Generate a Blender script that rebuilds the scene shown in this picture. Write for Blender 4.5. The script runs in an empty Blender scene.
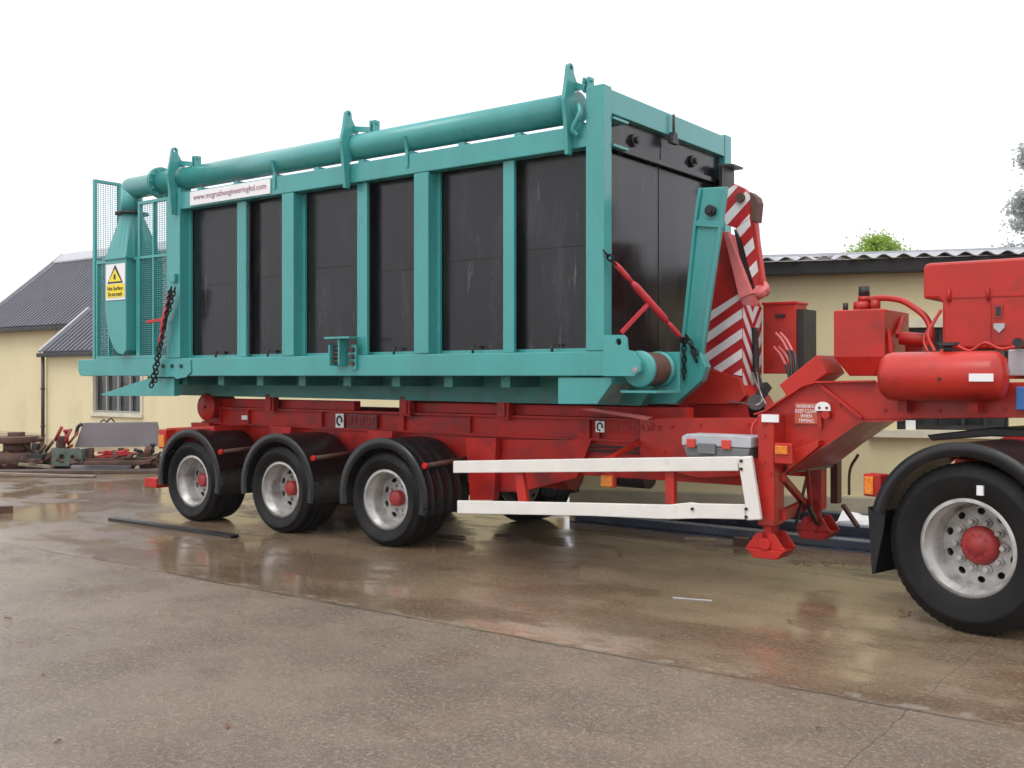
import bpy, bmesh, math, random
from mathutils import Vector, Matrix
random.seed(7)
R = math.radians
C = bpy.context.scene.collection
S = bpy.context.scene

# ---------------------------------------------------------------- camera, sky, sun, exposure
F_PX, H_EYE, HORIZ = 1055.0, 1.6, 376.0
cam = bpy.data.cameras.new("camera"); camo = bpy.data.objects.new("camera", cam); C.objects.link(camo)
camo.location = (0, 0, H_EYE); camo.rotation_euler = (R(90), 0, 0)
cam.sensor_width = 36.0; cam.lens = 36.0 * F_PX / 1024.0
cam.shift_y = -(384 - HORIZ) / 1024.0
cam.clip_start = 0.05; cam.clip_end = 2000
S.camera = camo

W = bpy.data.worlds.new("World"); S.world = W; W.use_nodes = True
nt = W.node_tree; nt.nodes.clear()
wo = nt.nodes.new('ShaderNodeOutputWorld'); bg = nt.nodes.new('ShaderNodeBackground')
sky = nt.nodes.new('ShaderNodeTexSky'); sky.sky_type = 'NISHITA'; sky.sun_disc = False
SUN_EL, SUN_AZ = 58, 215
sky.sun_elevation = R(SUN_EL); sky.sun_rotation = R(SUN_AZ); sky.dust_density = 6; sky.air_density = 1
hs = nt.nodes.new('ShaderNodeHueSaturation'); hs.inputs['Saturation'].default_value = 0.12
mx = nt.nodes.new('ShaderNodeMix'); mx.data_type = 'RGBA'; mx.inputs['Factor'].default_value = 0.9
tc = nt.nodes.new('ShaderNodeTexCoord'); sp = nt.nodes.new('ShaderNodeSeparateXYZ')
rp = nt.nodes.new('ShaderNodeValToRGB')       # overcast: cloud layer brighter overhead
rp.color_ramp.elements[0].position = 0.0; rp.color_ramp.elements[0].color = (0.72, 0.73, 0.755, 1)
rp.color_ramp.elements[1].position = 0.9; rp.color_ramp.elements[1].color = (1, 1, 1.0, 1)
sc = nt.nodes.new('ShaderNodeMix'); sc.data_type = 'RGBA'; sc.blend_type = 'MULTIPLY'; sc.inputs['Factor'].default_value = 1
sc.inputs['B'].default_value = (13.5, 13.5, 13.9, 1)
L = nt.links.new
L(sky.outputs['Color'], hs.inputs['Color']); L(hs.outputs['Color'], mx.inputs['A'])
L(tc.outputs['Generated'], sp.inputs['Vector']); L(sp.outputs['Z'], rp.inputs['Fac'])
L(rp.outputs['Color'], sc.inputs['A']); L(sc.outputs['Result'], mx.inputs['B'])
L(mx.outputs['Result'], bg.inputs['Color']); bg.inputs['Strength'].default_value = 0.11
L(bg.outputs['Background'], wo.inputs['Surface'])

sun = bpy.data.lights.new("sun", 'SUN'); sun.energy = 0.7; sun.angle = R(25); sun.color = (1, .97, .93)
suno = bpy.data.objects.new("sun", sun); C.objects.link(suno)
az = R(SUN_AZ)
sd = Vector((math.sin(az) * math.cos(R(SUN_EL)), math.cos(az) * math.cos(R(SUN_EL)), math.sin(R(SUN_EL))))
suno.rotation_euler = sd.to_track_quat('Z', 'Y').to_euler(); suno.location = (0, 0, 30)
S.view_settings.view_transform = 'Standard'; S.view_settings.look = 'None'
S.view_settings.exposure = 0.27; S.view_settings.gamma = 1.0
S.render.engine = 'CYCLES'

# ---------------------------------------------------------------- frames (directions of truck and buildings)
class Frame:
    def __init__(s, deg): s.deg = deg; s.c = math.cos(R(deg)); s.s = math.sin(R(deg))
    def xz(s, px, py, y):
        a = (px - 512) / F_PX; t = y / (-s.s * a + s.c)
        return (t * (s.c * a + s.s), H_EYE + t * (HORIZ - py) / F_PX)
    def yz(s, px, py, x):
        a = (px - 512) / F_PX; t = x / (s.c * a + s.s)
        return (t * (-s.s * a + s.c), H_EYE + t * (HORIZ - py) / F_PX)
    def ground(s, px, py, z=0):
        t = (H_EYE - z) * F_PX / (py - HORIZ); a = (px - 512) / F_PX
        return (t * (s.c * a + s.s), t * (-s.s * a + s.c))
    def world(s, x, y, z=0): return Vector((s.c * x - s.s * y, s.s * x + s.c * y, z))
T = Frame(-36.74); RB = Frame(-16.3); Wd = Frame(0)
def X(px, y): return T.xz(px, HORIZ, y)[0]
def Z(px, py, y): return T.xz(px, py, y)[1]

# ---------------------------------------------------------------- materials
def mat(name, col, rough=.5, metal=0, spec=.5, var=.12, vscale=6, bump=0, bscale=40, coat=0, dirt=None, dirt_amt=.5, dscale=2.2, rvar=.1, stretch=(1,1,1), dlo=.52, dhi=.68):
    m = bpy.data.materials.new(name); m.use_nodes = True; n = m.node_tree; l = n.links.new
    b = n.nodes['Principled BSDF']
    b.inputs['Metallic'].default_value = metal; b.inputs['Specular IOR Level'].default_value = spec
    b.inputs['Coat Weight'].default_value = coat; b.inputs['Coat Roughness'].default_value = .12
    tcx = n.nodes.new('ShaderNodeTexCoord'); mp = n.nodes.new('ShaderNodeMapping'); mp.inputs['Scale'].default_value = stretch
    l(tcx.outputs['Object'], mp.inputs['Vector'])
    nz = n.nodes.new('ShaderNodeTexNoise'); nz.inputs['Scale'].default_value = vscale; nz.inputs['Detail'].default_value = 6
    l(mp.outputs['Vector'], nz.inputs['Vector'])
    cr = n.nodes.new('ShaderNodeValToRGB')
    cr.color_ramp.elements[0].position = .3; cr.color_ramp.elements[1].position = .7
    cr.color_ramp.elements[0].color = tuple(max(0, c * (1 - var)) for c in col) + (1,)
    cr.color_ramp.elements[1].color = tuple(min(1, c * (1 + var)) for c in col) + (1,)
    l(nz.outputs['Fac'], cr.inputs['Fac'])
    out = cr.outputs['Color']
    if dirt:
        n2 = n.nodes.new('ShaderNodeTexNoise'); n2.inputs['Scale'].default_value = dscale; n2.inputs['Detail'].default_value = 9; n2.inputs['Roughness'].default_value = .65
        l(mp.outputs['Vector'], n2.inputs['Vector'])
        r2 = n.nodes.new('ShaderNodeValToRGB'); r2.color_ramp.elements[0].position = dlo; r2.color_ramp.elements[1].position = dhi
        r2.color_ramp.elements[1].color = (dirt_amt,) * 3 + (1,)
        l(n2.outputs['Fac'], r2.inputs['Fac'])
        mm = n.nodes.new('ShaderNodeMix'); mm.data_type = 'RGBA'
        l(r2.outputs['Color'], mm.inputs['Factor']); l(out, mm.inputs['A']); mm.inputs['B'].default_value = tuple(dirt) + (1,)
        out = mm.outputs['Result']
    l(out, b.inputs['Base Color'])
    mr = n.nodes.new('ShaderNodeMapRange'); mr.inputs['To Min'].default_value = max(.02, rough - rvar); mr.inputs['To Max'].default_value = min(1, rough + rvar)
    mr.inputs['From Min'].default_value = .3; mr.inputs['From Max'].default_value = .7
    l(nz.outputs['Fac'], mr.inputs['Value']); l(mr.outputs['Result'], b.inputs['Roughness'])
    if bump:
        n3 = n.nodes.new('ShaderNodeTexNoise'); n3.inputs['Scale'].default_value = bscale; n3.inputs['Detail'].default_value = 5
        l(tcx.outputs['Object'], n3.inputs['Vector'])
        bp = n.nodes.new('ShaderNodeBump'); bp.inputs['Strength'].default_value = bump; bp.inputs['Distance'].default_value = .01
        l(n3.outputs['Fac'], bp.inputs['Height']); l(bp.outputs['Normal'], b.inputs['Normal'])
    return m
M = {}
M['teal'] = mat('teal_paint', (.05, .305, .292), .30, var=.10, vscale=2.5, coat=.25, bump=.05, bscale=14, dirt=(.05, .20, .185), dirt_amt=.35, dscale=1.6, stretch=(1, 1, .35))
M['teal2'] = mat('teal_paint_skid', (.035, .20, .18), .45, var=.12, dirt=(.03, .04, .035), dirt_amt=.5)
M['red'] = mat('red_paint', (.45, .021, .012), .36, spec=.4, var=.12, vscale=3, coat=.08, bump=.05, bscale=14, dirt=(.16, .022, .016), dirt_amt=.6, dscale=3.4)
M['redold'] = mat('weathered_red_paint', (.44, .017, .012), .45, spec=.35, var=.22, vscale=4, bump=.12, bscale=25, dirt=(.08, .02, .018), dirt_amt=.7, dscale=3.2, dlo=.48, dhi=.66)
M['pink'] = mat('faded_red_paint', (.60, .15, .15), .5, var=.1)
M['black'] = mat('black_plastic_sheet', (.007, .006, .007), .19, spec=.45, var=.35, vscale=2.5, rvar=.10, dirt=(.05, .047, .05), dirt_amt=.4, dscale=3.5, bump=.30, bscale=1.6, stretch=(1, 1, .3))
M['rubber'] = mat('tyre_rubber', (.006, .0055, .0055), .62, spec=.28, var=.25, bump=.2, bscale=60, dirt=(.022, .018, .014), dirt_amt=.5, dscale=4)
M['guardblk'] = mat('black_mudguard', (.008, .008, .009), .34, spec=.4, var=.2, dirt=(.022, .02, .018), dirt_amt=.4, dscale=3)
M['rim'] = mat('silver_rim_paint', (.46, .45, .43), .36, metal=.35, var=.15, vscale=8, dirt=(.12, .10, .08), dirt_amt=.7, dscale=7, dlo=.46, dhi=.66)
M['hubred'] = mat('red_hub_paint', (.34, .03, .028), .5, var=.15, dirt=(.2, .03, .03), dirt_amt=.5, dscale=9)
M['steel'] = mat('bare_steel', (.33, .32, .31), .35, metal=.8, var=.2)
M['dark'] = mat('dark_steel', (.03, .028, .028), .45, metal=.3, var=.3)
M['rust'] = mat('rusty_steel', (.10, .045, .03), .7, var=.35, bump=.4, bscale=30, dirt=(.035, .025, .022), dirt_amt=.8)
M['white'] = mat('white_paint', (.74, .71, .66), .38, var=.05, dirt=(.42, .33, .22), dirt_amt=.5, dscale=3.5, dlo=.58, dhi=.75, bump=.05, bscale=12)
M['sticker'] = mat('white_sticker', (.80, .80, .80), .4, var=.03)
M['yellow'] = mat('yellow_sticker', (.85, .68, .02), .4, var=.03)
M['ink'] = mat('dark_ink', (.02, .02, .02), .5, var=.05)
M['redink'] = mat('red_ink', (.36, .17, .22), .5, var=.05)
M['greyink'] = mat('grey_ink', (.25, .22, .25), .5, var=.05)
M['cream'] = mat('cream_render_wall', (.70, .61, .38), .85, var=.04, vscale=1.5, bump=.25, bscale=25, dirt=(.50, .44, .28), dirt_amt=.5, dscale=.9, stretch=(1, 1, .4))
M['cream2'] = mat('tan_render_wall', (.68, .60, .36), .85, var=.04, vscale=1.5, bump=.25, bscale=25, dirt=(.52, .46, .28), dirt_amt=.5, dscale=.9, stretch=(1, 1, .4))
M['plinth'] = mat('grey_plinth', (.38, .34, .24), .85, var=.1, bump=.3, bscale=20)
M['slate'] = mat('grey_fibre_roof', (.115, .11, .135), .45, var=.2, vscale=1.2, dirt=(.07, .065, .075), dirt_amt=.5)
M['sheet'] = mat('galvanised_sheet', (.42, .43, .45), .38, metal=.25, var=.12)
M['fascia'] = mat('dark_gutter', (.02, .019, .019), .5, var=.2)
M['brownpipe'] = mat('brown_downpipe', (.05, .035, .03), .4)
M['frame'] = mat('grey_window_frame', (.30, .30, .28), .6)
M['ledge'] = mat('pale_sill', (.62, .58, .45), .8)
M['glass'] = mat('dark_window_glass', (.035, .04, .04), .08, spec=.8, var=.5, vscale=3, rvar=.03)
M['grey'] = mat('grey_plastic', (.14, .145, .15), .45)
M['lgrey'] = mat('light_grey_plastic', (.42, .44, .46), .4)
M['tored'] = mat('red_plastic', (.55, .05, .035), .4)
M['skipgrey'] = mat('grey_galvanised_trough', (.20, .18, .19), .55, var=.15, vscale=1.5)
M['bluebeam'] = mat('blue_grey_steel', (.045, .07, .12), .3, spec=.7, var=.3, vscale=3, dirt=(.03, .025, .02), dirt_amt=.6)
M['timber'] = mat('wet_timber', (.09, .065, .05), .6, var=.3, vscale=9, bump=.3)
M['greenmc'] = mat('green_grey_metal', (.10, .13, .11), .6, var=.3, dirt=(.05, .04, .03), dirt_amt=.7)
M['leaf'] = mat('brown_leaf', (.16, .06, .025), .5, var=.3)
M['bark'] = mat('bark', (.07, .055, .045), .85, var=.3, bump=.5)
M['fol1'] = mat('fresh_green_foliage', (.24, .38, .06), .6, var=.35, vscale=2)
M['fol2'] = mat('haze_paled_foliage', (.36, .40, .39), .7, var=.35, vscale=2)  # distance haze painted into the leaf colour as a grey pallor
M['chain'] = mat('black_chain', (.02, .018, .018), .35, metal=.6)
M['binder'] = mat('red_binder_paint', (.50, .03, .04), .4, var=.15)
M['rubberhose'] = mat('black_hose', (.015, .015, .015), .4)
M['wood'] = mat('weathered_wood', (.22, .17, .12), .6, var=.25, vscale=9, bump=.3)
M['plate'] = mat('dark_red_plate', (.16, .012, .016), .5)
M['blue'] = mat('blue_label', (.04, .16, .42), .4)
M['strip_r'] = mat('reflective_red', (.42, .015, .02), .35, dirt=(.2, .02, .02), dirt_amt=.5)
M['strip_w'] = mat('reflective_white', (.72, .70, .70), .35, var=.08, dirt=(.45, .4, .38), dirt_amt=.5)
M['signred'] = mat('sign_orange_red', (.50, .09, .05), .4, dirt=(.4, .15, .09), dirt_amt=.6, dscale=12)
M['amber'] = mat('amber_lens', (.62, .17, .008), .2, coat=.5, var=.35, vscale=60)
def scratches(m):                                    # thin pale scuffs and drip marks on the panels
    n = m.node_tree; b = n.nodes['Principled BSDF']; l = n.links.new; src = b.inputs['Base Color'].links[0].from_socket
    t = n.nodes.new('ShaderNodeTexCoord'); mp = n.nodes.new('ShaderNodeMapping'); mp.inputs['Scale'].default_value = (9, 9, .9); mp.inputs['Rotation'].default_value = (0, .12, 0)
    q = n.nodes.new('ShaderNodeTexNoise'); q.inputs['Scale'].default_value = 2.2; q.inputs['Detail'].default_value = 8; q.inputs['Roughness'].default_value = .7
    l(t.outputs['Object'], mp.inputs['Vector']); l(mp.outputs['Vector'], q.inputs['Vector'])
    v = n.nodes.new('ShaderNodeMapRange'); v.inputs['From Min'].default_value = .62; v.inputs['From Max'].default_value = .72; v.inputs['To Max'].default_value = .55; l(q.outputs['Fac'], v.inputs['Value'])
    x = n.nodes.new('ShaderNodeMix'); x.data_type = 'RGBA'; l(v.outputs['Result'], x.inputs['Factor']); l(src, x.inputs['A']); x.inputs['B'].default_value = (.16, .155, .16, 1)
    l(x.outputs['Result'], b.inputs['Base Color'])
scratches(M['black'])
def leafy(m, f, col):
    n = m.node_tree; b = n.nodes['Principled BSDF']; o = n.nodes['Material Output']; t = n.nodes.new('ShaderNodeBsdfTranslucent'); x = n.nodes.new('ShaderNodeMixShader')
    t.inputs['Color'].default_value = col + (1,); x.inputs[0].default_value = f
    n.links.new(b.outputs[0], x.inputs[1]); n.links.new(t.outputs[0], x.inputs[2]); n.links.new(x.outputs[0], o.inputs['Surface'])
leafy(M['fol1'], .5, (.40, .55, .08)); leafy(M['fol2'], .5, (.72, .76, .75))
def lamp_glow():
    b = M['amber'].node_tree.nodes['Principled BSDF']; b.inputs['Emission Color'].default_value = (1, .35, .03, 1); b.inputs['Emission Strength'].default_value = .06
lamp_glow()

# ---------------------------------------------------------------- mesh helpers
def empty(name, fr, loc, label, cat, group=None):
    o = bpy.data.objects.new(name, None); C.objects.link(o)
    o.location = fr.world(*loc); o.rotation_euler = (0, 0, R(fr.deg))
    o.empty_display_size = .2
    o['label'] = label; o['category'] = cat
    if group: o['group'] = group
    ORG[o.name] = Vector(loc); return o
ORG = {}
def origin(p):
    while p is not None:
        if p.name in ORG: return ORG[p.name]
        p = p.parent
    return Vector((0, 0, 0))
class MB:
    def __init__(s): s.v = []; s.f = []; s.sm = []; s.mk = [(0, 0)]
    def mark(s): s.mk.append((len(s.v), len(s.f))); return s
    def build_each(s, name, m, parent=None, bevel=0):      # every marked piece becomes an object of its own
        mk = s.mk + ([(len(s.v), len(s.f))] if s.mk[-1][0] != len(s.v) else []); out = []
        for (v0, f0), (v1, f1) in zip(mk, mk[1:]):
            q = MB(); q.v = s.v[v0:v1]; q.f = [tuple(i-v0 for i in f) for f in s.f[f0:f1]]; q.sm = s.sm[f0:f1]; out.append(q.build(name, m, parent, bevel))
        return out
    def add(s, vs, fs, smooth=False):
        o = len(s.v); s.v += [Vector(v) for v in vs]; s.f += [tuple(i + o for i in f) for f in fs]; s.sm += [smooth] * len(fs); return s
    def box(s, x0, x1, y0, y1, z0, z1):
        vs = [(x, y, z) for x in (x0, x1) for y in (y0, y1) for z in (z0, z1)]
        return s.add(vs, [(0,1,3,2),(4,6,7,5),(0,4,5,1),(2,3,7,6),(0,2,6,4),(1,5,7,3)])
    def bar(s, p, q, w, h, up=(0,0,1)):
        p, q = Vector(p), Vector(q); d = (q - p).normalized(); up = Vector(up)
        a = d.cross(up)
        if a.length < .01: a = d.cross(Vector((0,1,0)))
        a.normalize(); b = a.cross(d).normalized(); a *= w/2; b *= h/2
        vs = [p-a-b, p+a-b, p+a+b, p-a+b, q-a-b, q+a-b, q+a+b, q-a+b]
        return s.add(vs, [(0,1,2,3),(7,6,5,4),(0,4,5,1),(1,5,6,2),(2,6,7,3),(3,7,4,0)])
    def prism(s, pts, c0, c1, axis='y'):
        n = len(pts); f = {'y': lambda a, b, c: (a, c, b), 'x': lambda a, b, c: (c, a, b), 'z': lambda a, b, c: (a, b, c)}[axis]
        vs = [f(p[0], p[1], c0) for p in pts] + [f(p[0], p[1], c1) for p in pts]
        fs = [tuple(range(n)), tuple(range(2*n-1, n-1, -1))] + [(i, (i+1) % n, n + (i+1) % n, n+i) for i in range(n)]
        return s.add(vs, fs)
    def cyl(s, p, q, r, seg=16, r2=None, cap=True):
        p, q = Vector(p), Vector(q); d = (q-p).normalized(); a = d.orthogonal().normalized(); b = d.cross(a); r2 = r if r2 is None else r2
        vs = []
        for P_, rr in ((p, r), (q, r2)):
            for i in range(seg):
                t = 2*math.pi*i/seg; vs.append(P_ + a*rr*math.cos(t) + b*rr*math.sin(t))
        s.add(vs, [(i, (i+1) % seg, seg+(i+1) % seg, seg+i) for i in range(seg)], True)
        if cap:
            s.add(vs[:seg], [tuple(range(seg))]); s.add(vs[seg:], [tuple(range(seg))])
        return s
    def tube(s, path, r, seg=8):
        path = [Vector(p) for p in path]; rings = []; prev = None
        for i, p in enumerate(path):
            d = (path[min(i+1, len(path)-1)] - path[max(i-1, 0)]).normalized()
            a = d.orthogonal().normalized() if prev is None else (prev - d*prev.dot(d)).normalized()
            prev = a; b = d.cross(a); rr = r[i] if isinstance(r, (list, tuple)) else r
            rings.append([p + a*rr*math.cos(2*math.pi*k/seg) + b*rr*math.sin(2*math.pi*k/seg) for k in range(seg)])
        vs = [v for g in rings for v in g]
        fs = [(i*seg+k, i*seg+(k+1) % seg, (i+1)*seg+(k+1) % seg, (i+1)*seg+k) for i in range(len(path)-1) for k in range(seg)]
        s.add(vs, fs, True); s.add(rings[0], [tuple(range(seg))]); s.add(rings[-1], [tuple(range(seg))]); return s
    def lathe(s, prof, c, seg=48, a0=0, a1=360, mod=None):     # axis +y; prof = [(r, y)]
        c = Vector(c); full = abs(a1-a0) >= 360; n = seg if full else seg+1
        vs = []
        for i in range(n):
            t = R(a0 + (a1-a0)*i/seg)
            for j, (r, y) in enumerate(prof):
                rr = mod(i, j, r) if mod else r
                vs.append((c.x + rr*math.cos(t), c.y + y, c.z + rr*math.sin(t)))
        m = len(prof); fs = []
        for i in range(seg):
            k = (i+1) % n
            for j in range(m-1): fs.append((i*m+j, i*m+j+1, k*m+j+1, k*m+j))
        s.add(vs, fs, True)
        return s
    def plate(s, outer, holes, c0, c1, axis='y'):             # flat plate with real holes; holes = [(a, b, r)] or lists of points
        cu = bpy.data.curves.new('tmp', 'CURVE'); cu.dimensions = '2D'; cu.fill_mode = 'BOTH'; cu.extrude = abs(c1-c0)/2
        def spl(pts):
            q = cu.splines.new('POLY'); q.points.add(len(pts)-1); q.use_cyclic_u = True
            for k, p in enumerate(pts): q.points[k].co = (p[0], p[1], 0, 1)
        spl(outer)
        for h in holes:
            if len(h) == 3 and not hasattr(h[0], '__len__'):
                spl([(h[0]+h[2]*math.cos(2*math.pi*k/14), h[1]+h[2]*math.sin(2*math.pi*k/14)) for k in range(14)])
            else: spl(h)
        o = bpy.data.objects.new('tmp', cu); me = bpy.data.meshes.new_from_object(o)
        mid = (c0+c1)/2; f = {'y': lambda a, b, c: (a, mid+c, b), 'x': lambda a, b, c: (mid+c, a, b), 'z': lambda a, b, c: (a, b, mid+c)}[axis]
        s.add([f(*v.co) for v in me.vertices], [tuple(p.vertices) for p in me.polygons])
        bpy.data.objects.remove(o); bpy.data.curves.remove(cu); bpy.data.meshes.remove(me); return s
    def build(s, name, m, parent=None, bevel=0, weld=True, org=None, fr=None, mats=None):
        o0 = origin(parent) if parent is not None else (Vector(org) if org is not None else Vector((0,0,0)))
        me = bpy.data.meshes.new(name); me.from_pydata([v - o0 for v in s.v], [], s.f)
        me.polygons.foreach_set('use_smooth', s.sm)
        bm = bmesh.new(); bm.from_mesh(me)
        if weld: bmesh.ops.remove_doubles(bm, verts=bm.verts, dist=.0004)
        bmesh.ops.recalc_face_normals(bm, faces=bm.faces); bm.to_mesh(me); bm.free()
        me.materials.append(m)
        o = bpy.data.objects.new(name, me); C.objects.link(o)
        if parent is not None: o.parent = parent
        elif fr is not None: o.location = fr.world(*o0); o.rotation_euler = (0, 0, R(fr.deg))
        if bevel:
            b = o.modifiers.new('bevel', 'BEVEL'); b.width = bevel; b.segments = 2; b.limit_method = 'ANGLE'; b.angle_limit = R(50)
        return o
def top(o, label, cat, group=None):
    o['label'] = label; o['category'] = cat
    if group: o['group'] = group
    return o
def text(s, x0, x1, z0, z1, y, name, m, parent, depth=.002, fit=True):     # lettering facing the camera side (-y)
    cu = bpy.data.curves.new('tmp', 'FONT'); cu.body = s; cu.extrude = depth/2; cu.resolution_u = 3
    o = bpy.data.objects.new('tmp', cu); me = bpy.data.meshes.new_from_object(o)
    xs = [v.co.x for v in me.vertices]; ys = [v.co.y for v in me.vertices]
    a, b, c, d = min(xs), max(xs), min(ys), max(ys)
    mb = MB(); mb.add([(x0+(v.co.x-a)/(b-a)*(x1-x0), y - v.co.z, z0+(v.co.y-c)/(d-c)*(z1-z0)) for v in me.vertices], [tuple(p.vertices) for p in me.polygons])
    bpy.data.objects.remove(o); bpy.data.curves.remove(cu); bpy.data.meshes.remove(me)
    return mb.build(name, m, parent, weld=False)
def smooth_path(pts, n=8):
    pts = [Vector(p) for p in pts]; out = []
    P_ = [pts[0]*2-pts[1]] + pts + [pts[-1]*2-pts[-2]]
    for i in range(1, len(P_)-2):
        for k in range(n):
            t = k/n; a, b, c, d = P_[i-1], P_[i], P_[i+1], P_[i+2]
            out.append(.5*((2*b)+(c-a)*t+(2*a-5*b+4*c-d)*t*t+(3*b-a-3*c+d)*t**3))
    out.append(pts[-1]); return out

# ---------------------------------------------------------------- ground
def ground_material():
    m = bpy.data.materials.new('wet_concrete'); m.use_nodes = True; n = m.node_tree; l = n.links.new; N = n.nodes.new
    b = n.nodes['Principled BSDF']
    tcx = N('ShaderNodeTexCoord'); sep = N('ShaderNodeSeparateXYZ'); l(tcx.outputs['Object'], sep.inputs['Vector'])
    def noise(scale, detail=6, rough=.6, vec=None):
        q = N('ShaderNodeTexNoise'); q.inputs['Scale'].default_value = scale; q.inputs['Detail'].default_value = detail; q.inputs['Roughness'].default_value = rough
        l(vec or tcx.outputs['Object'], q.inputs['Vector']); return q.outputs['Fac']
    def math_(op, a, b_=None, c=None):
        q = N('ShaderNodeMath'); q.operation = op
        for i, v in enumerate((a, b_, c)):
            if v is None: continue
            if isinstance(v, (int, float)): q.inputs[i].default_value = v
            else: l(v, q.inputs[i])
        return q.outputs[0]
    def ramp(v, p0, p1, c0=0, c1=1):
        q = N('ShaderNodeMapRange'); q.interpolation_type = 'SMOOTHSTEP'; q.inputs['From Min'].default_value = p0; q.inputs['From Max'].default_value = p1
        q.inputs['To Min'].default_value = c0; q.inputs['To Max'].default_value = c1; l(v, q.inputs['Value']); return q.outputs['Result']
    def mixc(f, a, b_):
        q = N('ShaderNodeMix'); q.data_type = 'RGBA'
        l(f, q.inputs['Factor']) if not isinstance(f, (int, float)) else setattr(q.inputs['Factor'], 'default_value', f)
        for k, v in (('A', a), ('B', b_)):
            if isinstance(v, tuple): q.inputs[k].default_value = v + (1,)
            else: l(v, q.inputs[k])
        return q.outputs['Result']
    big = noise(.35, 4); mid = noise(1.6, 7, .65); fine = noise(34, 9, .9); grit = noise(80, 8, .9)
    # streaks along the slabs
    mp = N('ShaderNodeMapping'); mp.inputs['Scale'].default_value = (.75, 1.25, 1); l(tcx.outputs['Object'], mp.inputs['Vector'])
    streak = noise(1.1, 7, .65, mp.outputs['Vector'])
    wob = math_('MULTIPLY', math_('SUBTRACT', noise(.8, 5), .5), .35)
    yy = math_('ADD', sep.outputs['Y'], wob); xx = math_('ADD', sep.outputs['X'], math_('MULTIPLY', wob, .5))
    far = ramp(yy, 5.12, 5.24)                                   # the smoother slab the truck stands on
    near_c = mixc(ramp(noise(1.0, 9, .75), .38, .62), (.175, .132, .094), (.27, .207, .148))
    far_c = mixc(ramp(streak, .34, .66), (.11, .072, .042), (.25, .18, .115))
    col = mixc(far, near_c, far_c)
    rustst = math_('MULTIPLY', ramp(noise(.9, 8, .7, mp.outputs['Vector']), .5, .66), .5)
    col = mixc(rustst, col, (.15, .075, .035))
    spk = ramp(fine, .515, .57); near_f = math_('SUBTRACT', 1, math_('MULTIPLY', far, .55))
    col = mixc(math_('MULTIPLY', math_('MULTIPLY', spk, .85), near_f), col, (.42, .35, .28))
    spk2 = ramp(grit, .515, .57); col = mixc(math_('MULTIPLY', math_('MULTIPLY', spk2, .9), near_f), col, (.055, .038, .026))
    # joints and cracks
    def line(coord, at, w): return math_('SUBTRACT', 1, ramp(math_('ABSOLUTE', math_('SUBTRACT', coord, at)), w*.35, w))
    wob2 = math_('MULTIPLY', math_('SUBTRACT', noise(3, 6), .5), .10)
    y2 = math_('ADD', sep.outputs['Y'], wob2); x2 = math_('ADD', sep.outputs['X'], wob2)
    j = line(y2, 5.2, .022)
    jn = ramp(noise(1.3, 5), .38, .52)
    j = math_('MULTIPLY', j, jn)
    for c_, at, w in ((y2, 9.1, .03), (y2, 1.2, .02), (x2, -1.5, .004), (x2, -17.0, .025), (x2, 3, .02), (y2, 13.1, .03)):
        j = math_('MAXIMUM', j, math_('MULTIPLY', line(c_, at, w), .6))
    v = N('ShaderNodeTexVoronoi'); v.feature = 'DISTANCE_TO_EDGE'; v.inputs['Scale'].default_value = .42; v.inputs['Randomness'].default_value = 1
    mpv = N('ShaderNodeVectorMath'); mpv.operation = 'ADD'; q = N('ShaderNodeTexNoise'); q.inputs['Scale'].default_value = 2.2; q.inputs['Detail'].default_value = 6; l(tcx.outputs['Object'], q.inputs['Vector'])
    l(tcx.outputs['Object'], mpv.inputs[0]); l(q.outputs['Color'], mpv.inputs[1]); l(mpv.outputs[0], v.inputs['Vector'])
    crack = math_('MULTIPLY', math_('SUBTRACT', 1, ramp(v.outputs['Distance'], .001, .006)), ramp(noise(.6, 3), .54, .62))
    j = math_('MAXIMUM', j, math_('MULTIPLY', crack, .4))
    col = mixc(math_('MULTIPLY', j, .6), col, (.03, .024, .02))
    chip = math_('MULTIPLY', line(y2, 5.27, .05), ramp(noise(5, 5), .5, .6)); col = mixc(math_('MULTIPLY', chip, .5), col, (.32, .29, .24))
    sk = math_('ADD', y2, math_('MULTIPLY', sep.outputs['X'], .235))
    drain = math_('MULTIPLY', line(sk, 7.605, .035), math_('MULTIPLY', ramp(sep.outputs['X'], -6.6, -6.0), ramp(math_('MULTIPLY', sep.outputs['X'], -1), 1.8, 2.8)))
    col = mixc(math_('MULTIPLY', drain, .8), col, (.02, .015, .012))
    ox = math_('DIVIDE', math_('SUBTRACT', xx, -3.0), 1.0); oy = math_('DIVIDE', math_('SUBTRACT', yy, 8.75), .32)
    oil = math_('SUBTRACT', 1, ramp(math_('ADD', math_('ADD', math_('MULTIPLY', ox, ox), math_('MULTIPLY', oy, oy)), math_('MULTIPLY', math_('SUBTRACT', mid, .5), 2.5)), .4, 1.1))
    col = mixc(math_('MULTIPLY', oil, .75), col, (.03, .022, .018))
    l(col, b.inputs['Base Color'])
    # water film: puddles on the far slab, damp sheen on the near one
    pud = ramp(math_('ADD', math_('MULTIPLY', big, .5), math_('MULTIPLY', streak, .5)), .445, .52)
    r_far = math_('SUBTRACT', .27, math_('MULTIPLY', pud, .21))
    leftwet = ramp(math_('ADD', sep.outputs['X'], math_('MULTIPLY', big, 3.5)), -2.6, -1.0)   # shallow sheet of water to the left
    r_near = math_('ADD', math_('SUBTRACT', math_('MULTIPLY', leftwet, .15), .06), math_('SUBTRACT', .36, math_('MULTIPLY', ramp(mid, .45, .6), .14)))
    rr = N('ShaderNodeMix'); rr.data_type = 'FLOAT'; l(far, rr.inputs['Factor']); l(r_near, rr.inputs['A']); l(r_far, rr.inputs['B'])
    l(rr.outputs['Result'], b.inputs['Roughness'])
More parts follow.
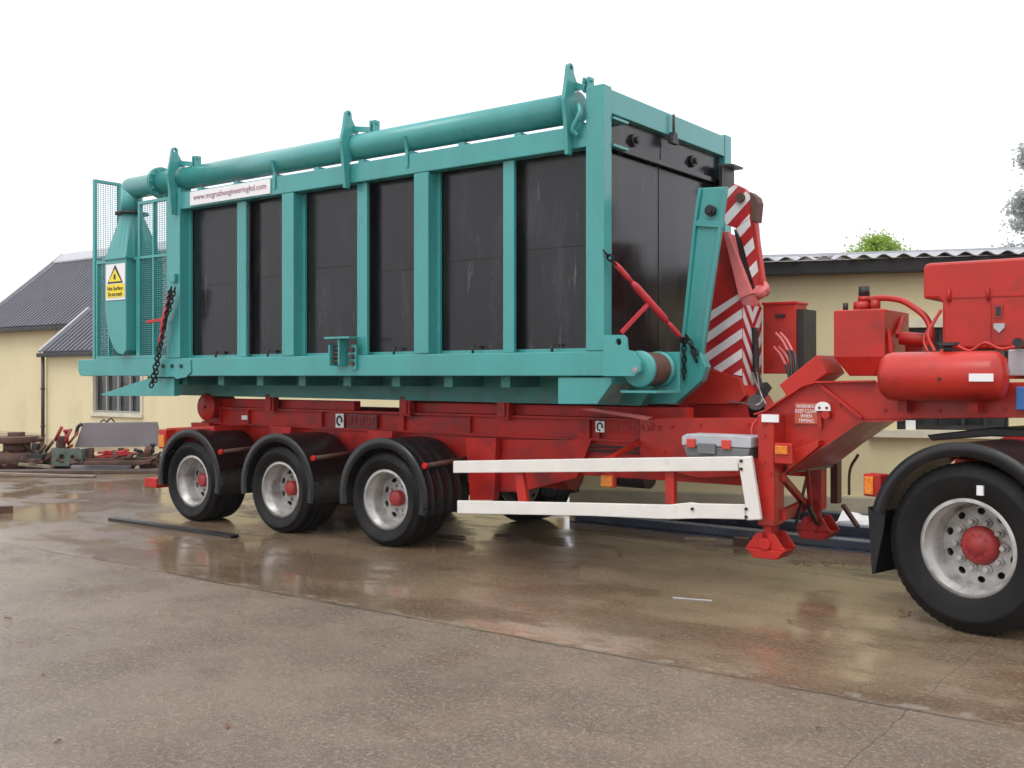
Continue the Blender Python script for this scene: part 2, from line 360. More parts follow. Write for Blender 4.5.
    b.inputs['Specular IOR Level'].default_value = .5
    hgt = math_('ADD', math_('ADD', math_('MULTIPLY', fine, .8), math_('MULTIPLY', grit, .5)), math_('MULTIPLY', mid, .4))
    hgt = math_('SUBTRACT', hgt, math_('MULTIPLY', j, 1.2))
    st = N('ShaderNodeMix'); st.data_type = 'FLOAT'; l(far, st.inputs['Factor']); st.inputs['A'].default_value = .9
    l(math_('SUBTRACT', .24, math_('MULTIPLY', pud, .21)), st.inputs['B'])
    bp = N('ShaderNodeBump'); bp.inputs['Distance'].default_value = .012; l(hgt, bp.inputs['Height']); l(st.outputs['Result'], bp.inputs['Strength'])
    l(bp.outputs['Normal'], b.inputs['Normal'])
    return m
g = MB(); g.add([(-400, -300, 0), (400, -300, 0), (400, 500, 0), (-400, 500, 0)], [(0, 1, 2, 3)])
go = g.build('concrete_yard', ground_material(), fr=T); go['kind'] = 'structure'

# ---------------------------------------------------------------- buildings behind on the left (same direction as the truck)
def corrugated(x0, x1, ya, za, yb, zb, pitch, amp, box_rib=False, n=8):  # ribs run up the slope
    mb = MB(); s = Vector((0, yb-ya, zb-za)).normalized(); nrm = Vector((0, -s.z, s.y)); prof = []
    if box_rib:
        for i in range(int((x1-x0)/pitch)):
            x = x0+i*pitch; prof += [(x, -amp), (x+pitch*.52, -amp), (x+pitch*.58, amp), (x+pitch*.92, amp)]
    else:
        cnt = int((x1-x0)/pitch*n); prof = [(x0+(x1-x0)*i/cnt, amp*math.cos(2*math.pi*i/n)) for i in range(cnt+1)]
    vs = [Vector((x, y, z)) + nrm*d for x, d in prof for y, z in ((ya, za), (yb, zb))]
    cnt = len(prof)-1; k = len(vs)
    vs += [v - nrm*.012 for v in vs]
    fs = [(2*i, 2*i+2, 2*i+3, 2*i+1) for i in range(cnt)] + [(k+2*i, k+2*i+1, k+2*i+3, k+2*i+2) for i in range(cnt)]
    fs += [(2*i, k+2*i, k+2*i+2, 2*i+2) for i in range(cnt)]
    mb.add(vs, fs, not box_rib); return mb
# tall barn
b1 = empty('barn', T, (-24, 15.8, 0), 'taller cream barn at the far left with grey corrugated roof and pale ridge', 'building')
MB().box(-31.3, -17, 15.8, 21.2, -.3, 3.0).build('wall', M['cream'], b1)
rf = corrugated(-31.7, -16.8, 15.55, 2.98, 18.42, 5.37, .20, .045, True).build('roof', M['slate'], b1, weld=False)
corrugated(-31.7, -16.8, 21.5, 2.98, 18.42, 5.37, .15, .022).build('roof', M['slate'], b1, weld=False)
MB().prism([(18.1, 5.17), (18.42, 5.44), (18.74, 5.17), (18.74, 5.22), (18.42, 5.50), (18.1, 5.22)], -31.75, -16.8, 'x').build('ridge_cap', M['sheet'], rf)
MB().prism([(15.5, 2.96), (18.42, 5.40), (21.5, 2.96), (21.5, 3.06), (18.42, 5.51), (15.5, 3.06)], -31.78, -31.68, 'x').build('verge_trim', M['sheet'], rf)
MB().prism([(15.8, 3.0), (18.42, 5.25), (21.2, 3.0)], -31.3, -31.15, 'x').build('gable', M['cream'], b1)
MB().box(-31.7, -16.8, 15.48, 15.60, 2.86, 2.96).build('gutter', M['fascia'], b1, .01)
# low wing in front
xl = X(46, 14.5)
b2 = empty('workshop', T, (-19, 14.5, 0), 'lower cream workshop with grey corrugated roof, brown downpipe and dark window behind the container end', 'building')
wx0, wx1 = X(94, 14.5), X(141, 14.5); wz0, wz1 = .72, 1.78
wall = MB()
wall.box(xl, wx0, 14.5, 14.75, -.3, 2.2).box(wx1, -9.9, 14.5, 14.75, -.3, 2.2).box(wx0, wx1, 14.5, 14.75, -.3, wz0).box(wx0, wx1, 14.5, 14.75, wz1, 2.2)  # hidden right end lengthened to keep white sky out of the ground reflection
wall.box(xl, xl+.25, 14.75, 15.79, -.3, 2.2)
wall.build('wall', M['cream'], b2)
corrugated(xl-.02, -9.8, 14.38, 2.20, 15.75, 3.36, .20, .04, True).build('roof', M['slate'], b2, weld=False)
MB().bar((xl-.04, 14.34, 2.22), (xl-.04, 15.72, 3.40), .07, .10, up=(1, 0, 0)).build('verge_trim', M['sheet'], b2)
MB().box(xl-.08, -9.8, 14.28, 14.37, 2.08, 2.18).build('gutter', M['fascia'], b2, .01)
MB().cyl((xl+.03, 14.4, -.2), (xl+.03, 14.4, 2.1), .045, 12).cyl((xl+.03, 14.4, 1.25), (xl+.03, 14.4, 1.31), .058, 12).cyl((xl+.03, 14.4, .3), (xl+.03, 14.4, .36), .058, 12).build('downpipe', M['brownpipe'], b2)
wf = MB()
for k in range(5):
    xx = wx0 + (wx1-wx0)*k/4; wf.box(xx-.025, xx+.025, 14.53, 14.59, wz0, wz1)
wf.box(wx0, wx1, 14.532, 14.588, wz0, wz0+.05).box(wx0, wx1, 14.532, 14.588, wz1-.05, wz1)
wfo = wf.build('window', M['frame'], b2)
MB().box(wx0, wx1, 14.60, 14.62, wz0, wz1).build('pane', M['glass'], wfo)
MB().box(wx0-.12, wx1+.10, 14.44, 14.498, wz0-.09, wz0-.002).build('sill', M['ledge'], wfo)
MB().box(wx1+.002, wx1+.09, 14.47, 14.498, wz0, wz1).box(wx0-.09, wx0-.002, 14.47, 14.498, wz0, wz1).build('surround', M['ledge'], wfo)

# ---------------------------------------------------------------- long shed on the right
yR = 12.14
b3 = empty('shed', RB, (6, yR, 0), 'long low tan shed behind the gooseneck with light corrugated roof and dark eaves', 'building')
x0, x1 = RB.xz(572, 400, yR)[0], 14.0
ax0, ax1 = RB.xz(897, 400, yR)[0], RB.xz(1009, 400, yR)[0]; az0, az1 = 1.02, 2.12
ze = 2.76
MB().box(x0, ax0, yR, yR+.25, .28, ze).box(ax1, x1, yR, yR+.25, .28, ze).box(ax0, ax1, yR, yR+.25, .28, az0).box(ax0, ax1, yR, yR+.25, az1, ze).box(x0, x0+.25, yR+.25, yR+8, .28, ze).build('wall', M['cream2'], b3)
MB().box(x0-.02, x1, yR-.06, yR+.24, 0, .278).build('plinth', M['plinth'], b3, .01)
MB().box(x0-.3, x1, yR-.22, yR-.04, ze-.05, ze+.095).build('fascia', M['fascia'], b3, .01)
corrugated(x0-.35, x1, yR-.34, ze+.115, yR+5.6, 3.52, .20, .022).build('roof', M['sheet'], b3, weld=False)
MB().box(x0-.35, x1, yR+5.4, yR+5.9, 3.50, 3.56).build('ridge_cap', M['sheet'], b3)
MB().prism([(yR+.1, ze), (yR+5.6, 3.38), (yR+8, ze)], x0, x0+.2, 'x').build('gable', M['cream2'], b3)
w3 = MB()
for k in range(6):
    xx = ax0+(ax1-ax0)*k/5; w3.box(xx-.018, xx+.018, yR+.06, yR+.10, az0, az1)
w3.box(ax0, ax1, yR+.062, yR+.098, az0, az0+.05).box(ax0, ax1, yR+.062, yR+.098, az1-.05, az1)
w3o = w3.build('window', M['dark'], b3)
MB().box(ax0, ax1, yR+.11, yR+.12, az0, az1).build('pane', M['glass'], w3o)
MB().box(ax0-.3, ax1+.1, yR-.10, yR-.002, az0-.08, az0-.003).build('sill', M['ledge'], w3o)
MB().box(ax0-.1, ax1+.1, yR-.03, yR-.002, az1+.003, az1+.10).build('lintel', M['ledge'], w3o)
lx, lz = RB.xz(911, 426, yR)
MB().box(lx-.05, lx+.05, yR+.045, yR+.055, lz-.06, lz+.06).build('notice', M['sticker'], w3o)

# ================================================================= CONTAINER (drying container in a teal frame)
YC = 7.2; YF = 9.6
XF, XR = -4.38, X(168, YC)
ct = empty('steel_container', T, (-8, 8.4, 1.35), 'large teal framed container with black panels and long top pipe on the red trailer', 'container')
ZB0, ZB1, ZT0, ZT1 = 1.60, 1.80, 3.455, 3.64
te = M['teal']
xe = X(78, YC)
# bottom and top rails
r_ = MB(); r_.prism([(xe, 1.66), (xe+.03, 1.61), (xe+.10, 1.60), (-4.46, 1.60), (-4.46, 1.80), (xe+.03, 1.80), (xe, 1.78)], YC, YC+.14)
r_.build('bottom_rail', te, ct, .008)
MB().box(xe, -4.46, YF-.14, YF, 1.60, 1.80).build('bottom_rail', te, ct, .008)
MB().box(XR, -4.46, YC+.003, YC+.12, ZT0, ZT1).build('top_rail', te, ct, .008)
MB().box(XR, -4.46, YF-.12, YF, ZT0, ZT1).build('top_rail', te, ct, .008)
# posts on the near side
xc = (X(586, YC), X(604, YC))
posts = [(X(168, YC), X(180, YC), 3.70), (X(282, YC), X(293.7, YC), 3.45), (X(414, YC), X(428.5, YC), 3.45), (xc[0], xc[1], 3.94)]
for i, (a, b, zt) in enumerate(posts):
    MB().box(a, b, YC-.004, YC+(.12 if i == 3 else .15), 1.803, zt).build('corner_post' if i in (0, 3) else 'post', te, ct, .006)
mull = [(237, 246), (357, 367), (503, 514)]
for a, b in mull:
    MB().box(X(a, YC+.05), X(b, YC+.05), YC+.05, YC+.085, 1.803, 3.452).build('mullion', te, ct, .004)
# inner jamb strips left of each bay (second step seen beside the posts)
edges = [posts[0][1], posts[1][1], posts[2][1]]
js = MB()
for e in edges: js.box(e+.002, e+.04, YC+.115, YC+.14, 1.80, 3.45).mark()
js.build_each('jamb', te, ct)
# black panels, one per bay
bays = [(posts[0][1], X(241, YC)), (X(242, YC), posts[1][0]), (posts[1][1], X(362, YC)), (X(363, YC), posts[2][0]), (posts[2][1], X(508, YC)), (X(509, YC), posts[3][0])]
for k, (a, b) in enumerate(bays):
    p = MB(); p.box(a-.05, b+.05, YC+.15, YC+.19, 1.78, 3.50)
    p.box(a+.02, b-.02, YC+.144, YC+.151, 2.60+.04*(k % 3), 2.605+.04*(k % 3))
    po = p.build('panel', M['black'], ct, .003)
    xm = (a+b)/2
    MB().cyl((xm, YC+.08, 1.80), (xm, YC+.08, 1.86), .012, 8).box(xm-.03, xm+.03, YC+.07, YC+.09, 1.855, 1.87).build('latch', M['dark'], po)
MB().box(XR+.1, -4.47, YC+.14, YC+.17, 1.801, 1.83).build('sill_strip', te, ct, .003)
# far side, rear and roof skins
MB().box(XR, -4.5, YF-.20, YF-.16, 1.7, 3.5).build('panel', M['black'], ct)
MB().box(XR+.02, XR+.06, YC+.2, YF-.2, 1.7, 3.5).build('panel', M['black'], ct)
MB().box(XR+.02, -4.5, YC+.2, YF-.2, 3.46, 3.5).build('roof_panel', M['black'], ct)
for xx in (XR, posts[1][0], posts[2][0]):
    MB().box(xx, xx+.14, YF-.15, YF+.004, 1.803, 3.45).build('post', te, ct, .006)
rd = MB()
for k in range(9):
    xx = XR+.5+k*.62; rd.box(xx, xx+.07, YC+.02, YC+.30, ZT1+.002, ZT1+.030).mark()
rd.build_each('roof_tab', te, ct)
# front frame
MB().box(xc[0]+.03, xc[1]-.03, YC+.125, YC+.16, 1.80, 3.88).build('corner_channel', te, ct, .004)
MB().box(-4.62, -4.475, YF-.14, YF+.002, 1.60, 3.95).build('corner_post', te, ct, .006)
MB().box(-4.56, -4.48, YC+.125, YF-.145, 3.735, 3.93).build('top_beam', te, ct, .006)
MB().box(-4.68, -4.48, YC+.14, YF-.145, 1.60, 1.80).build('end_beam', te, ct, .006)
ym = 8.28
for a, b in ((YC+.13, ym-.008), (ym+.008, YF-.12)):
    fp = MB().box(-4.60, -4.56, a, b, 1.79, 3.45).build('end_panel', M['black'], ct, .004)
    MB().box(-4.58, -4.54, a, b, 3.46, 3.75).build('end_panel', M['black'], ct, .004)
    yy = (a+b)/2
    MB().cyl((-4.54, yy, 3.60), (-4.51, yy, 3.60), .055, 14).cyl((-4.51, yy, 3.60), (-4.48, yy, 3.60), .028, 6).build('bolt', M['dark'], fp)
bk = MB()
for z in (3.46, 3.68): bk.box(-4.54, -4.44, YC+.125, YC+.36, z, z+.02)
bk.box(-4.538, -4.52, YC+.125, YC+.20, 3.48, 3.68)
bk.build('corner_bracket', te, ct)
bk = MB()
for z in (3.40, 3.62): bk.prism([(-4.47, YF-.3), (-4.36, YF-.2), (-4.36, YF+.02), (-4.47, YF+.02)], z, z+.02, 'z')
bk.box(-4.47, -4.44, YF-.28, YF-.01, 3.42, 3.62)
bk.build('corner_bracket', M['dark'], ct)
MB().prism([(8.30, 3.66), (8.42, 3.66), (8.39, 3.76), (8.33, 3.76)], -4.478, -4.43, 'x').cyl((-4.45, 8.36, 3.74), (-4.45, 8.36, 3.92), .012, 8).build('locking_pin', M['dark'], ct)
# pipe on top
PR, PY, PZ = .125, 7.30, 3.815
xelb = X(127, PY)
xd = xelb+.10
path = [(X(580, PY), PY, PZ), (xd, PY, PZ)]
pipe = MB().tube(path, PR, 32).cyl((xd-.0, PY, PZ), (xd, PY, 3.52), PR-.001, 32).lathe([(.001, -PR), (PR*.38, -PR*.92), (PR*.7, -PR*.71), (PR*.92, -PR*.38), (PR, 0), (PR*.92, PR*.38), (PR*.7, PR*.71), (PR*.38, PR*.92), (.001, PR)], (xd, PY, PZ), 32).build('top_pipe', te, ct)
fl = MB(); xf = X(161, PY)
fl.cyl((xf-.02, PY, PZ), (xf+.0, PY, PZ), .18, 32).cyl((xf+.008, PY, PZ), (xf+.03, PY, PZ), .18, 32)
for k in range(12):
    t = 2*math.pi*k/12; fl.cyl((xf-.05, PY+.155*math.cos(t), PZ+.155*math.sin(t)), (xf+.06, PY+.155*math.cos(t), PZ+.155*math.sin(t)), .011, 6)
fl.build('flange', te, pipe)
MB().cyl((xd, PY, 3.50), (xd, PY, 3.525), .19, 24).build('flange', M['dark'], pipe)
# lifting lugs embracing the pipe
def lug(px):
    x = X(px, YC-.05)
    o = [(YC-.055, 3.42), (YC-.006, 3.42), (YC-.005, 3.66)]
    o = [(YC-.07, 3.40), (YC-.012, 3.40), (YC-.012, 3.64), (YC+.02, 3.67)]
    for k in range(0, 9):                              # near side of pipe, inner edge
        t = R(225 - 135*k/8); o.append((PY + (PR+.006)*math.cos(t), PZ + (PR+.006)*math.sin(t)))
    o += [(PY+.02, PZ+.17), (PY-.04, PZ+.20), (PY-.085, 4.08)]
    for k in range(0, 7):
        t = R(0 + 180*k/6); o.append((PY-.125+.04*math.cos(t), 4.11+.04*math.sin(t)))
    o += [(YC-.09, PZ+.16), (YC-.125, PZ+.02), (YC-.10, PZ-.12)]
    m = MB().plate(o, [(PY-.125, 4.11, .018)], x, x+.035, 'x')
    lo = m.build('lifting_lug', te, ct, .003)
    m2 = MB(); k_ = .10 if px > 500 else .24
    m2.bar((x+.03, PY-.05, PZ+.17), (x+k_+.02, PY-.05, PZ+.13), .03, .05)
    m2.box(x+k_, x+k_+.02, PY-.06, PY+.02, PZ+.10, PZ+.22).box(x+k_+.045, x+k_+.065, PY-.06, PY+.02, PZ+.10, PZ+.22)
    m2.cyl((x+k_-.02, PY-.03, PZ+.19), (x+k_+.085, PY-.03, PZ+.19), .012, 8)
    m2.build('clamp', te, lo, .003)
for px in (171.5, 344.5, 566.0): lug(px)
x = X(583, YC)
MB().tube(smooth_path([(x-.03, YC-.02, 3.80), (x-.0, YC-.05, 3.72), (x-.06, YC-.06, 3.60), (x-.04, YC-.03, 3.55)]), .022, 8).build('hook_bar', te, ct)
sb = MB()
for px in (274, 406):                                   # small saddle clips between pipe and rail
    x = X(px, YC); sb.prism([(YC-.012, 3.52), (YC-.004, 3.52), (YC-.004, 3.66), (PY-.09, 3.72), (PY-.13, 3.80), (PY-.15, 3.80), (YC-.012, 3.68)], x, x+.03, 'x').mark()
sb.build_each('pipe_saddle', te, ct)
# banner
bx0, bx1 = X(190, YC-.012), X(270, YC-.012)
bn = MB().box(bx0, bx1, YC-.012, YC-.002, 3.475, 3.625).build('name_banner', M['sticker'], ct)
text('www.mcgrathengineeringltd.com', bx0+.06, bx1-.06, 3.51, 3.59, YC-.015, 'banner_lettering', M['redink'], bn)
# latch bracket at the lower rail
lx = X(337, YC-.1)
lb = MB(); lb.box(lx-.14, lx+.20, YC-.14, YC+.0, 1.955, 1.975).box(lx+.03, lx+.05, YC-.12, YC, 1.70, 1.955).box(lx-.10, lx-.08, YC-.12, YC, 1.70, 1.90)
lb.box(lx+.11, lx+.18, YC-.03, YC-.003, 1.66, 1.90)
lbo = lb.build('latch_bracket', te, ct, .003)
sp_ = MB()
for k in range(4): sp_.cyl((lx-.075, YC-.07, 1.74+.04*k), (lx+.025, YC-.07, 1.74+.04*k), .014, 8)
for k in range(3): sp_.cyl((lx+.145, YC-.06, 1.72+.065*k), (lx+.145, YC-.03, 1.72+.065*k), .022, 10)
sp_.build('spring', M['rust'], lbo)
# skid frame under
ys = 7.78
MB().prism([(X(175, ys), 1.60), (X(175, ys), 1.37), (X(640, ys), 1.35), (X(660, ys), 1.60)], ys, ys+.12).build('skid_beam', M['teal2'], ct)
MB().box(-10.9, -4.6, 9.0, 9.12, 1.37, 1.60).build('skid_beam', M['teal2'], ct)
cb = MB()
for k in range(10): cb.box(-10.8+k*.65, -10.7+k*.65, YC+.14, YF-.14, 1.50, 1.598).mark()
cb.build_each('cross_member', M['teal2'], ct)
P2 = [T.xz(a, b, YC+.02) for a, b in ((558, 377.5), (612, 377.5), (611, 384), (597, 404), (558, 404))]
MB().prism(P2, YC+.02, YC+.36).build('front_foot', te, ct, .004)
P2 = [T.xz(a, b, YC+.03) for a, b in ((100, 394.5), (150, 377.8), (174, 377.8), (174, 396), (105, 396))]
MB().prism(P2, YC+.03, YC+.10).build('rear_foot', te, ct, .004)
P2 = [T.xz(a, b, YC-.015) for a, b in ((150, 360), (190, 360), (191, 372), (186, 377.2), (176, 379), (174, 377), (150, 377))]
gp = MB().prism(P2, YC-.015, YC-.003).build('gusset_plate', te, ct, .003)
bb = MB()
for px in (163, 172, 181): x, z = T.xz(px, 366, YC-.02); bb.cyl((x, YC-.03, z), (x, YC-.016, z), .022, 8).mark()
bb.build_each('bolt', M['dark'], gp)
# front corner plate and roller
P2 = [T.xz(a, b, YC-.02) for a, b in ((603.5, 335), (624, 335), (627, 338), (628, 350), (633, 351), (641, 362), (641, 371), (635, 376.2), (603.5, 376.2))]
cx_, cz_ = T.xz(619, 342, YC-.02); dx_, dz_ = T.xz(636, 370, YC-.02)
fpz = MB().plate(P2, [(cx_, cz_, .028), (dx_, dz_, .018)], YC-.03, YC-.006).build('front_corner_plate', te, ct, .003)
MB().cyl((dx_, YC-.045, dz_), (dx_, YC-.0, dz_), .024, 12).build('roller_pin', M['steel'], fpz)
rx, rz = T.xz(641, 369, YC+.1)
ro = MB().lathe([(.02, 0), (.135, 0), (.145, .01), (.145, .03), (.13, .04), (.13, .30), (.145, .31), (.145, .34), (.02, .34)], (rx, YC+.06, rz), 36).build('roller', te, ct)
MB().lathe([(.132, .041), (.134, .05), (.134, .29), (.132, .299)], (rx, YC+.06, rz), 36).build('roller_face', M['rust'], ro)
MB().box(rx-.16, rx+.17, YC+.05, YC+.45, rz-.19, rz-.17).box(rx-.03, rx+.15, YC+.44, YC+.47, rz-.17, rz+.14).build('roller_bracket', te, ct, .003)
# hook bar (bail) at the front
yb = 7.95
P2 = [T.xz(a, b, yb) for a, b in ((599, 404), (675, 404), (701, 381), (706, 367), (700, 353), (640, 353), (628, 378))]
MB().prism(P2, yb, yb+.10).build('bail_base', te, ct, .005)
MB().prism([(p[0]-.35, p[1]) for p in P2], 8.75, 8.85).build('bail_base', te, ct, .005)
yb2 = 8.02
P2 = [T.xz(a, b, yb2) for a, b in ((698, 188), (727, 186.5), (722, 223), (710, 305), (702, 362), (697, 381), (677, 375), (683, 321), (693.5, 219))]
bl = MB().prism(P2, yb2, yb2+.04).build('bail_post', te, ct, .006)
q0 = [T.xz(a, b, yb2-.03) for a, b in ((723.5, 187), (727, 186.5), (722, 223), (710, 305), (702, 362), (699, 362), (706, 305), (718.5, 223))]
q1 = [T.xz(a, b, yb2-.03) for a, b in ((698, 188), (701, 188), (696, 221), (686, 321), (681, 362), (677, 375), (683, 321), (693.5, 219))]
q2 = [T.xz(a, b, yb2-.02) for a, b in ((694, 220), (725, 221), (723, 228), (693, 226))]
MB().prism(q0, yb2-.03, yb2-.002).prism(q1, yb2-.03, yb2-.002).prism(q2, yb2-.026, yb2-.003).build('bail_flange', te, bl, .003)
x, z = T.xz(712, 211, yb2)
MB().cyl((x, yb2-.05, z), (x, yb2, z), .045, 16).cyl((x, yb2-.07, z), (x, yb2-.05, z), .028, 8).build('bolt', M['dark'], bl)
# fan duct and warning sign at the rear
xa, xb_ = X(105, 7.12), X(126, 7.12)          # u 11.37 .. 10.94
o = [(xb_, 2.97), (xb_, 1.90), (xb_-.05, 1.86)]
for k in range(0, 10):
    t = R(270 - 90*k/9); o.append((xb_-.08 - (xb_-.08-xa)*math.cos(t-math.pi)*1.0, 2.49 + .64*math.sin(t)))
o.append((xa, 2.97))
du = MB().prism(o, 7.12, 7.62).build('fan_housing', te, ct, .006)
n = 20; ring0 = []; ring1 = []
sq = [(xb_, 7.12), (xb_, 7.62), (xa, 7.62), (xa, 7.12)]
for k in range(4):
    for j in range(5):
        a, b = Vector(sq[k]), Vector(sq[(k+1) % 4]); p = a.lerp(b, j/5); ring0.append((p.x, p.y, 2.985))
        t = math.atan2(p.y-7.37, p.x-(xa+xb_)/2)
        ring1.append((xd+PR*math.cos(t), PY+PR*math.sin(t), 3.50))
MB().add(ring0+ring1, [(i, (i+1) % n, n+(i+1) % n, n+i) for i in range(n)] + [tuple(range(n)), tuple(range(n, 2*n))]).build('duct_transition', te, ct)
MB().box(xa-.025, xb_+.025, 7.095, 7.645, 2.965, 2.99).build('duct_flange', te, ct, .002)
s0, s1 = X(105.5, 7.11), X(125, 7.11); zs1, zs0 = Z(115, 264, 7.11), Z(115, 300, 7.11)
sg = MB().box(s0+.01, s1, 7.108, 7.118, zs0, zs1).build('warning_sign', M['sticker'], ct)
sx = s0+.01; sw = s1-sx; sh = zs1-zs0
MB().box(sx+.02*1, s1-.01, 7.104, 7.107, zs0+.03*1, zs0+sh*.44).build('yellow_band', M['yellow'], sg)
xm = (sx+s1)/2; zt0 = zs0+sh*.50; zt1 = zs0+sh*.93
MB().prism([(xm-.155, zt0-.015), (xm+.155, zt0-.015), (xm, zt1+.02)], 7.104, 7.107).build('triangle_border', M['ink'], sg)
MB().prism([(xm-.125, zt0+.004), (xm+.125, zt0+.004), (xm, zt1-.03)], 7.1005, 7.1035).build('triangle', M['yellow'], sg)
MB().prism([(xm-.014, zt0+.09), (xm+.014, zt0+.09), (xm+.02, zt1-.12), (xm-.02, zt1-.12)], 7.097, 7.100).prism([(xm-.018, zt0+.03), (xm+.018, zt0+.03), (xm+.018, zt0+.062), (xm-.018, zt0+.062)], 7.097, 7.100).build('exclamation_mark', M['ink'], sg)
text('Hot Surface', sx+.045, s1-.035, zs0+sh*.27, zs0+sh*.38, 7.1, 'sign_lettering', M['ink'], sg)
text('Do not touch', sx+.06, s1-.05, zs0+sh*.11, zs0+sh*.22, 7.1, 'sign_lettering', M['ink'], sg)
# wire guards
def guard(pts_frame, mesh_rect, plane, name='mesh_guard'): pass
xg0, xg1, xg2 = X(93.5, YC), X(137, YC), XR
zg = 3.60
def wires(mb, fixed, axis, a0, a1, z0, z1, pitch=.032, w=.0045):
    k = a0
    while k < a1:
        if axis == 'x': mb.box(k, k+w, fixed, fixed+w, z0, z1)
        else: mb.box(fixed, fixed+w, k, k+w, z0, z1)
        k += pitch
    z = z0
    while z < z1:
        if axis == 'x': mb.box(a0, a1, fixed-w*.9, fixed-.0002, z, z+w)
        else: mb.box(fixed-w*.9, fixed-.0002, a0, a1, z, z+w)
        z += pitch*.75
def gframe(mb, fixed, axis, a0, a1, z0, z1, mids=(), zm=()):
    b = .035
    def q(a, b_, c, d, k=0):
        if axis == 'x': mb.box(a, b_, fixed-.02-k, fixed+.025+k, c, d)
        else: mb.box(fixed-.02-k, fixed+.025+k, a, b_, c, d)
    q(a0, a0+b, z0, z1); q(a1-b, a1, z0, z1); q(a0+b, a1-b, z1-b, z1, .001); q(a0+b, a1-b, z0, z0+b, .001)
    for m_ in mids: q(m_-.012, m_+.012, z0+b, z1-b, .0015)
    for z in zm: q(a0+b, a1-b, z-.015, z+.015, .002)
f1 = MB(); gframe(f1, YC+.03, 'x', xg1, xg2-.005, 1.803, 3.62, mids=[(xg1+xg2)/2], zm=[2.97])
fo = f1.build('mesh_guard_frame', te, ct)
w1 = MB(); wires(w1, YC+.03, 'x', xg1+.03, xg2-.03, 1.83, 3.59); w1.build('wire_mesh', te, fo, weld=False)
f2 = MB(); gframe(f2, xg0, 'y', YC+.0, YC+.36, 1.803, 3.98, zm=[2.97]); gframe(f2, YC+.03, 'x', xg0+.03, xg1-.0, 1.803, 2.985, mids=[xg0+.30])
fo = f2.build('mesh_guard_frame', te, ct)
w2 = MB(); wires(w2, xg0, 'y', YC+.03, YC+.34, 1.83, 3.95); wires(w2, YC+.03, 'x', xg0+.05, xa, 1.83, 2.95); w2.build('wire_mesh', te, fo, weld=False)
MB().bar((xg2-.05, YC+.5, 3.56), (xg1+.15, YC+.5, 3.22), .03, .03).mark().bar((xg0+.02, YC+.32, 2.98), (xg0+.45, YC+.32, 3.2), .03, .03).build_each('brace', M['dark'], ct)
f3 = MB(); gframe(f3, xg0, 'y', YC+.36, YF-.1, 1.803, 2.9, mids=[8, 8.7]); f3.build('rear_frame', te, ct)
MB().box(xe+.02, XR, YC+.14, YF-.14, 1.77, 1.795).build('rear_deck', te, ct)
px_, pz_ = T.xz(174, 278, YC-.03)
MB().box(px_-.05, px_+.03, YC-.05, YC-.006, pz_-.05, pz_+.05).build('shackle_eye', te, ct, .01)

# ================================================================= chain binders (hang on the container)
def chain(mb, p, q, link=.055, r=.006):
    p, q = Vector(p), Vector(q); n = max(2, int((q-p).length/(link*.72))); d = (q-p).normalized()
    a = d.orthogonal().normalized(); b = d.cross(a)
    for i in range(n):
        c = p.lerp(q, (i+.5)/n); s = a if i % 2 else b
        ring = [c + d*(link/2*math.cos(2*math.pi*k/10)) + s*(link*.30*math.sin(2*math.pi*k/10)) for k in range(11)]
        mb.tube(ring, r, 5)
def pt(px, py, y): x, z = T.xz(px, py, y); return Vector((x, y, z))
def binder(label, a, b, lev, tail, r0=.18, r1=.90):
    root = empty('load_binder', T, tuple(a), label, 'chain binder')
    d = (b-a); A_, D_ = a+(b-a)*r0, (b-a)*(r1-r0); g_ = lambda t: A_+D_*((t-.18)/.72)
    m = MB(); m.tube([g_(t) for t in (.18, .22, .30, .38)], [.014, .023, .023, .015], 10)
    m.tube([g_(t) for t in (.36, .40, .70, .74)], [.018, .032, .032, .018], 12)
    m.tube([g_(t) for t in (.72, .78, .86, .90)], [.015, .023, .023, .013], 10)
    m.build('barrel', M['binder'], root)
    MB().bar(g_(.55), lev, .022, .035).build('lever', M['binder'], root, .004)
    c = MB(); chain(c, a, g_(.20), .07, .009); c.mark(); chain(c, g_(.88), b, .07, .009); c.mark()
    for t0, t1 in tail: chain(c, t0, t1, .06, .008); c.mark()
    c.build_each('chain', M['chain'], root)
    return root
binder('red ratchet load binder slung across the front black panel to the teal bail post', pt(604, 251, 7.17), pt(685, 342, 7.93), pt(621, 333, 7.30),
       [(pt(684, 340, 7.93), pt(684, 379, 7.93)), (pt(686, 335, 7.93), pt(697, 354, 7.93)), (pt(690, 343, 7.93), pt(697, 362, 7.93))], .12, .96)
binder('red ratchet load binder hanging on black chains at the rear post beside the mesh guard', pt(171, 288, 7.12), pt(151, 387, 7.12), pt(147, 322, 7.05),
       [(pt(170, 292, 7.10), pt(160, 350, 7.10)), (pt(160, 350, 7.10), pt(155, 382, 7.10)), (pt(175, 288, 7.12), pt(168, 315, 7.1))], .05, .56)

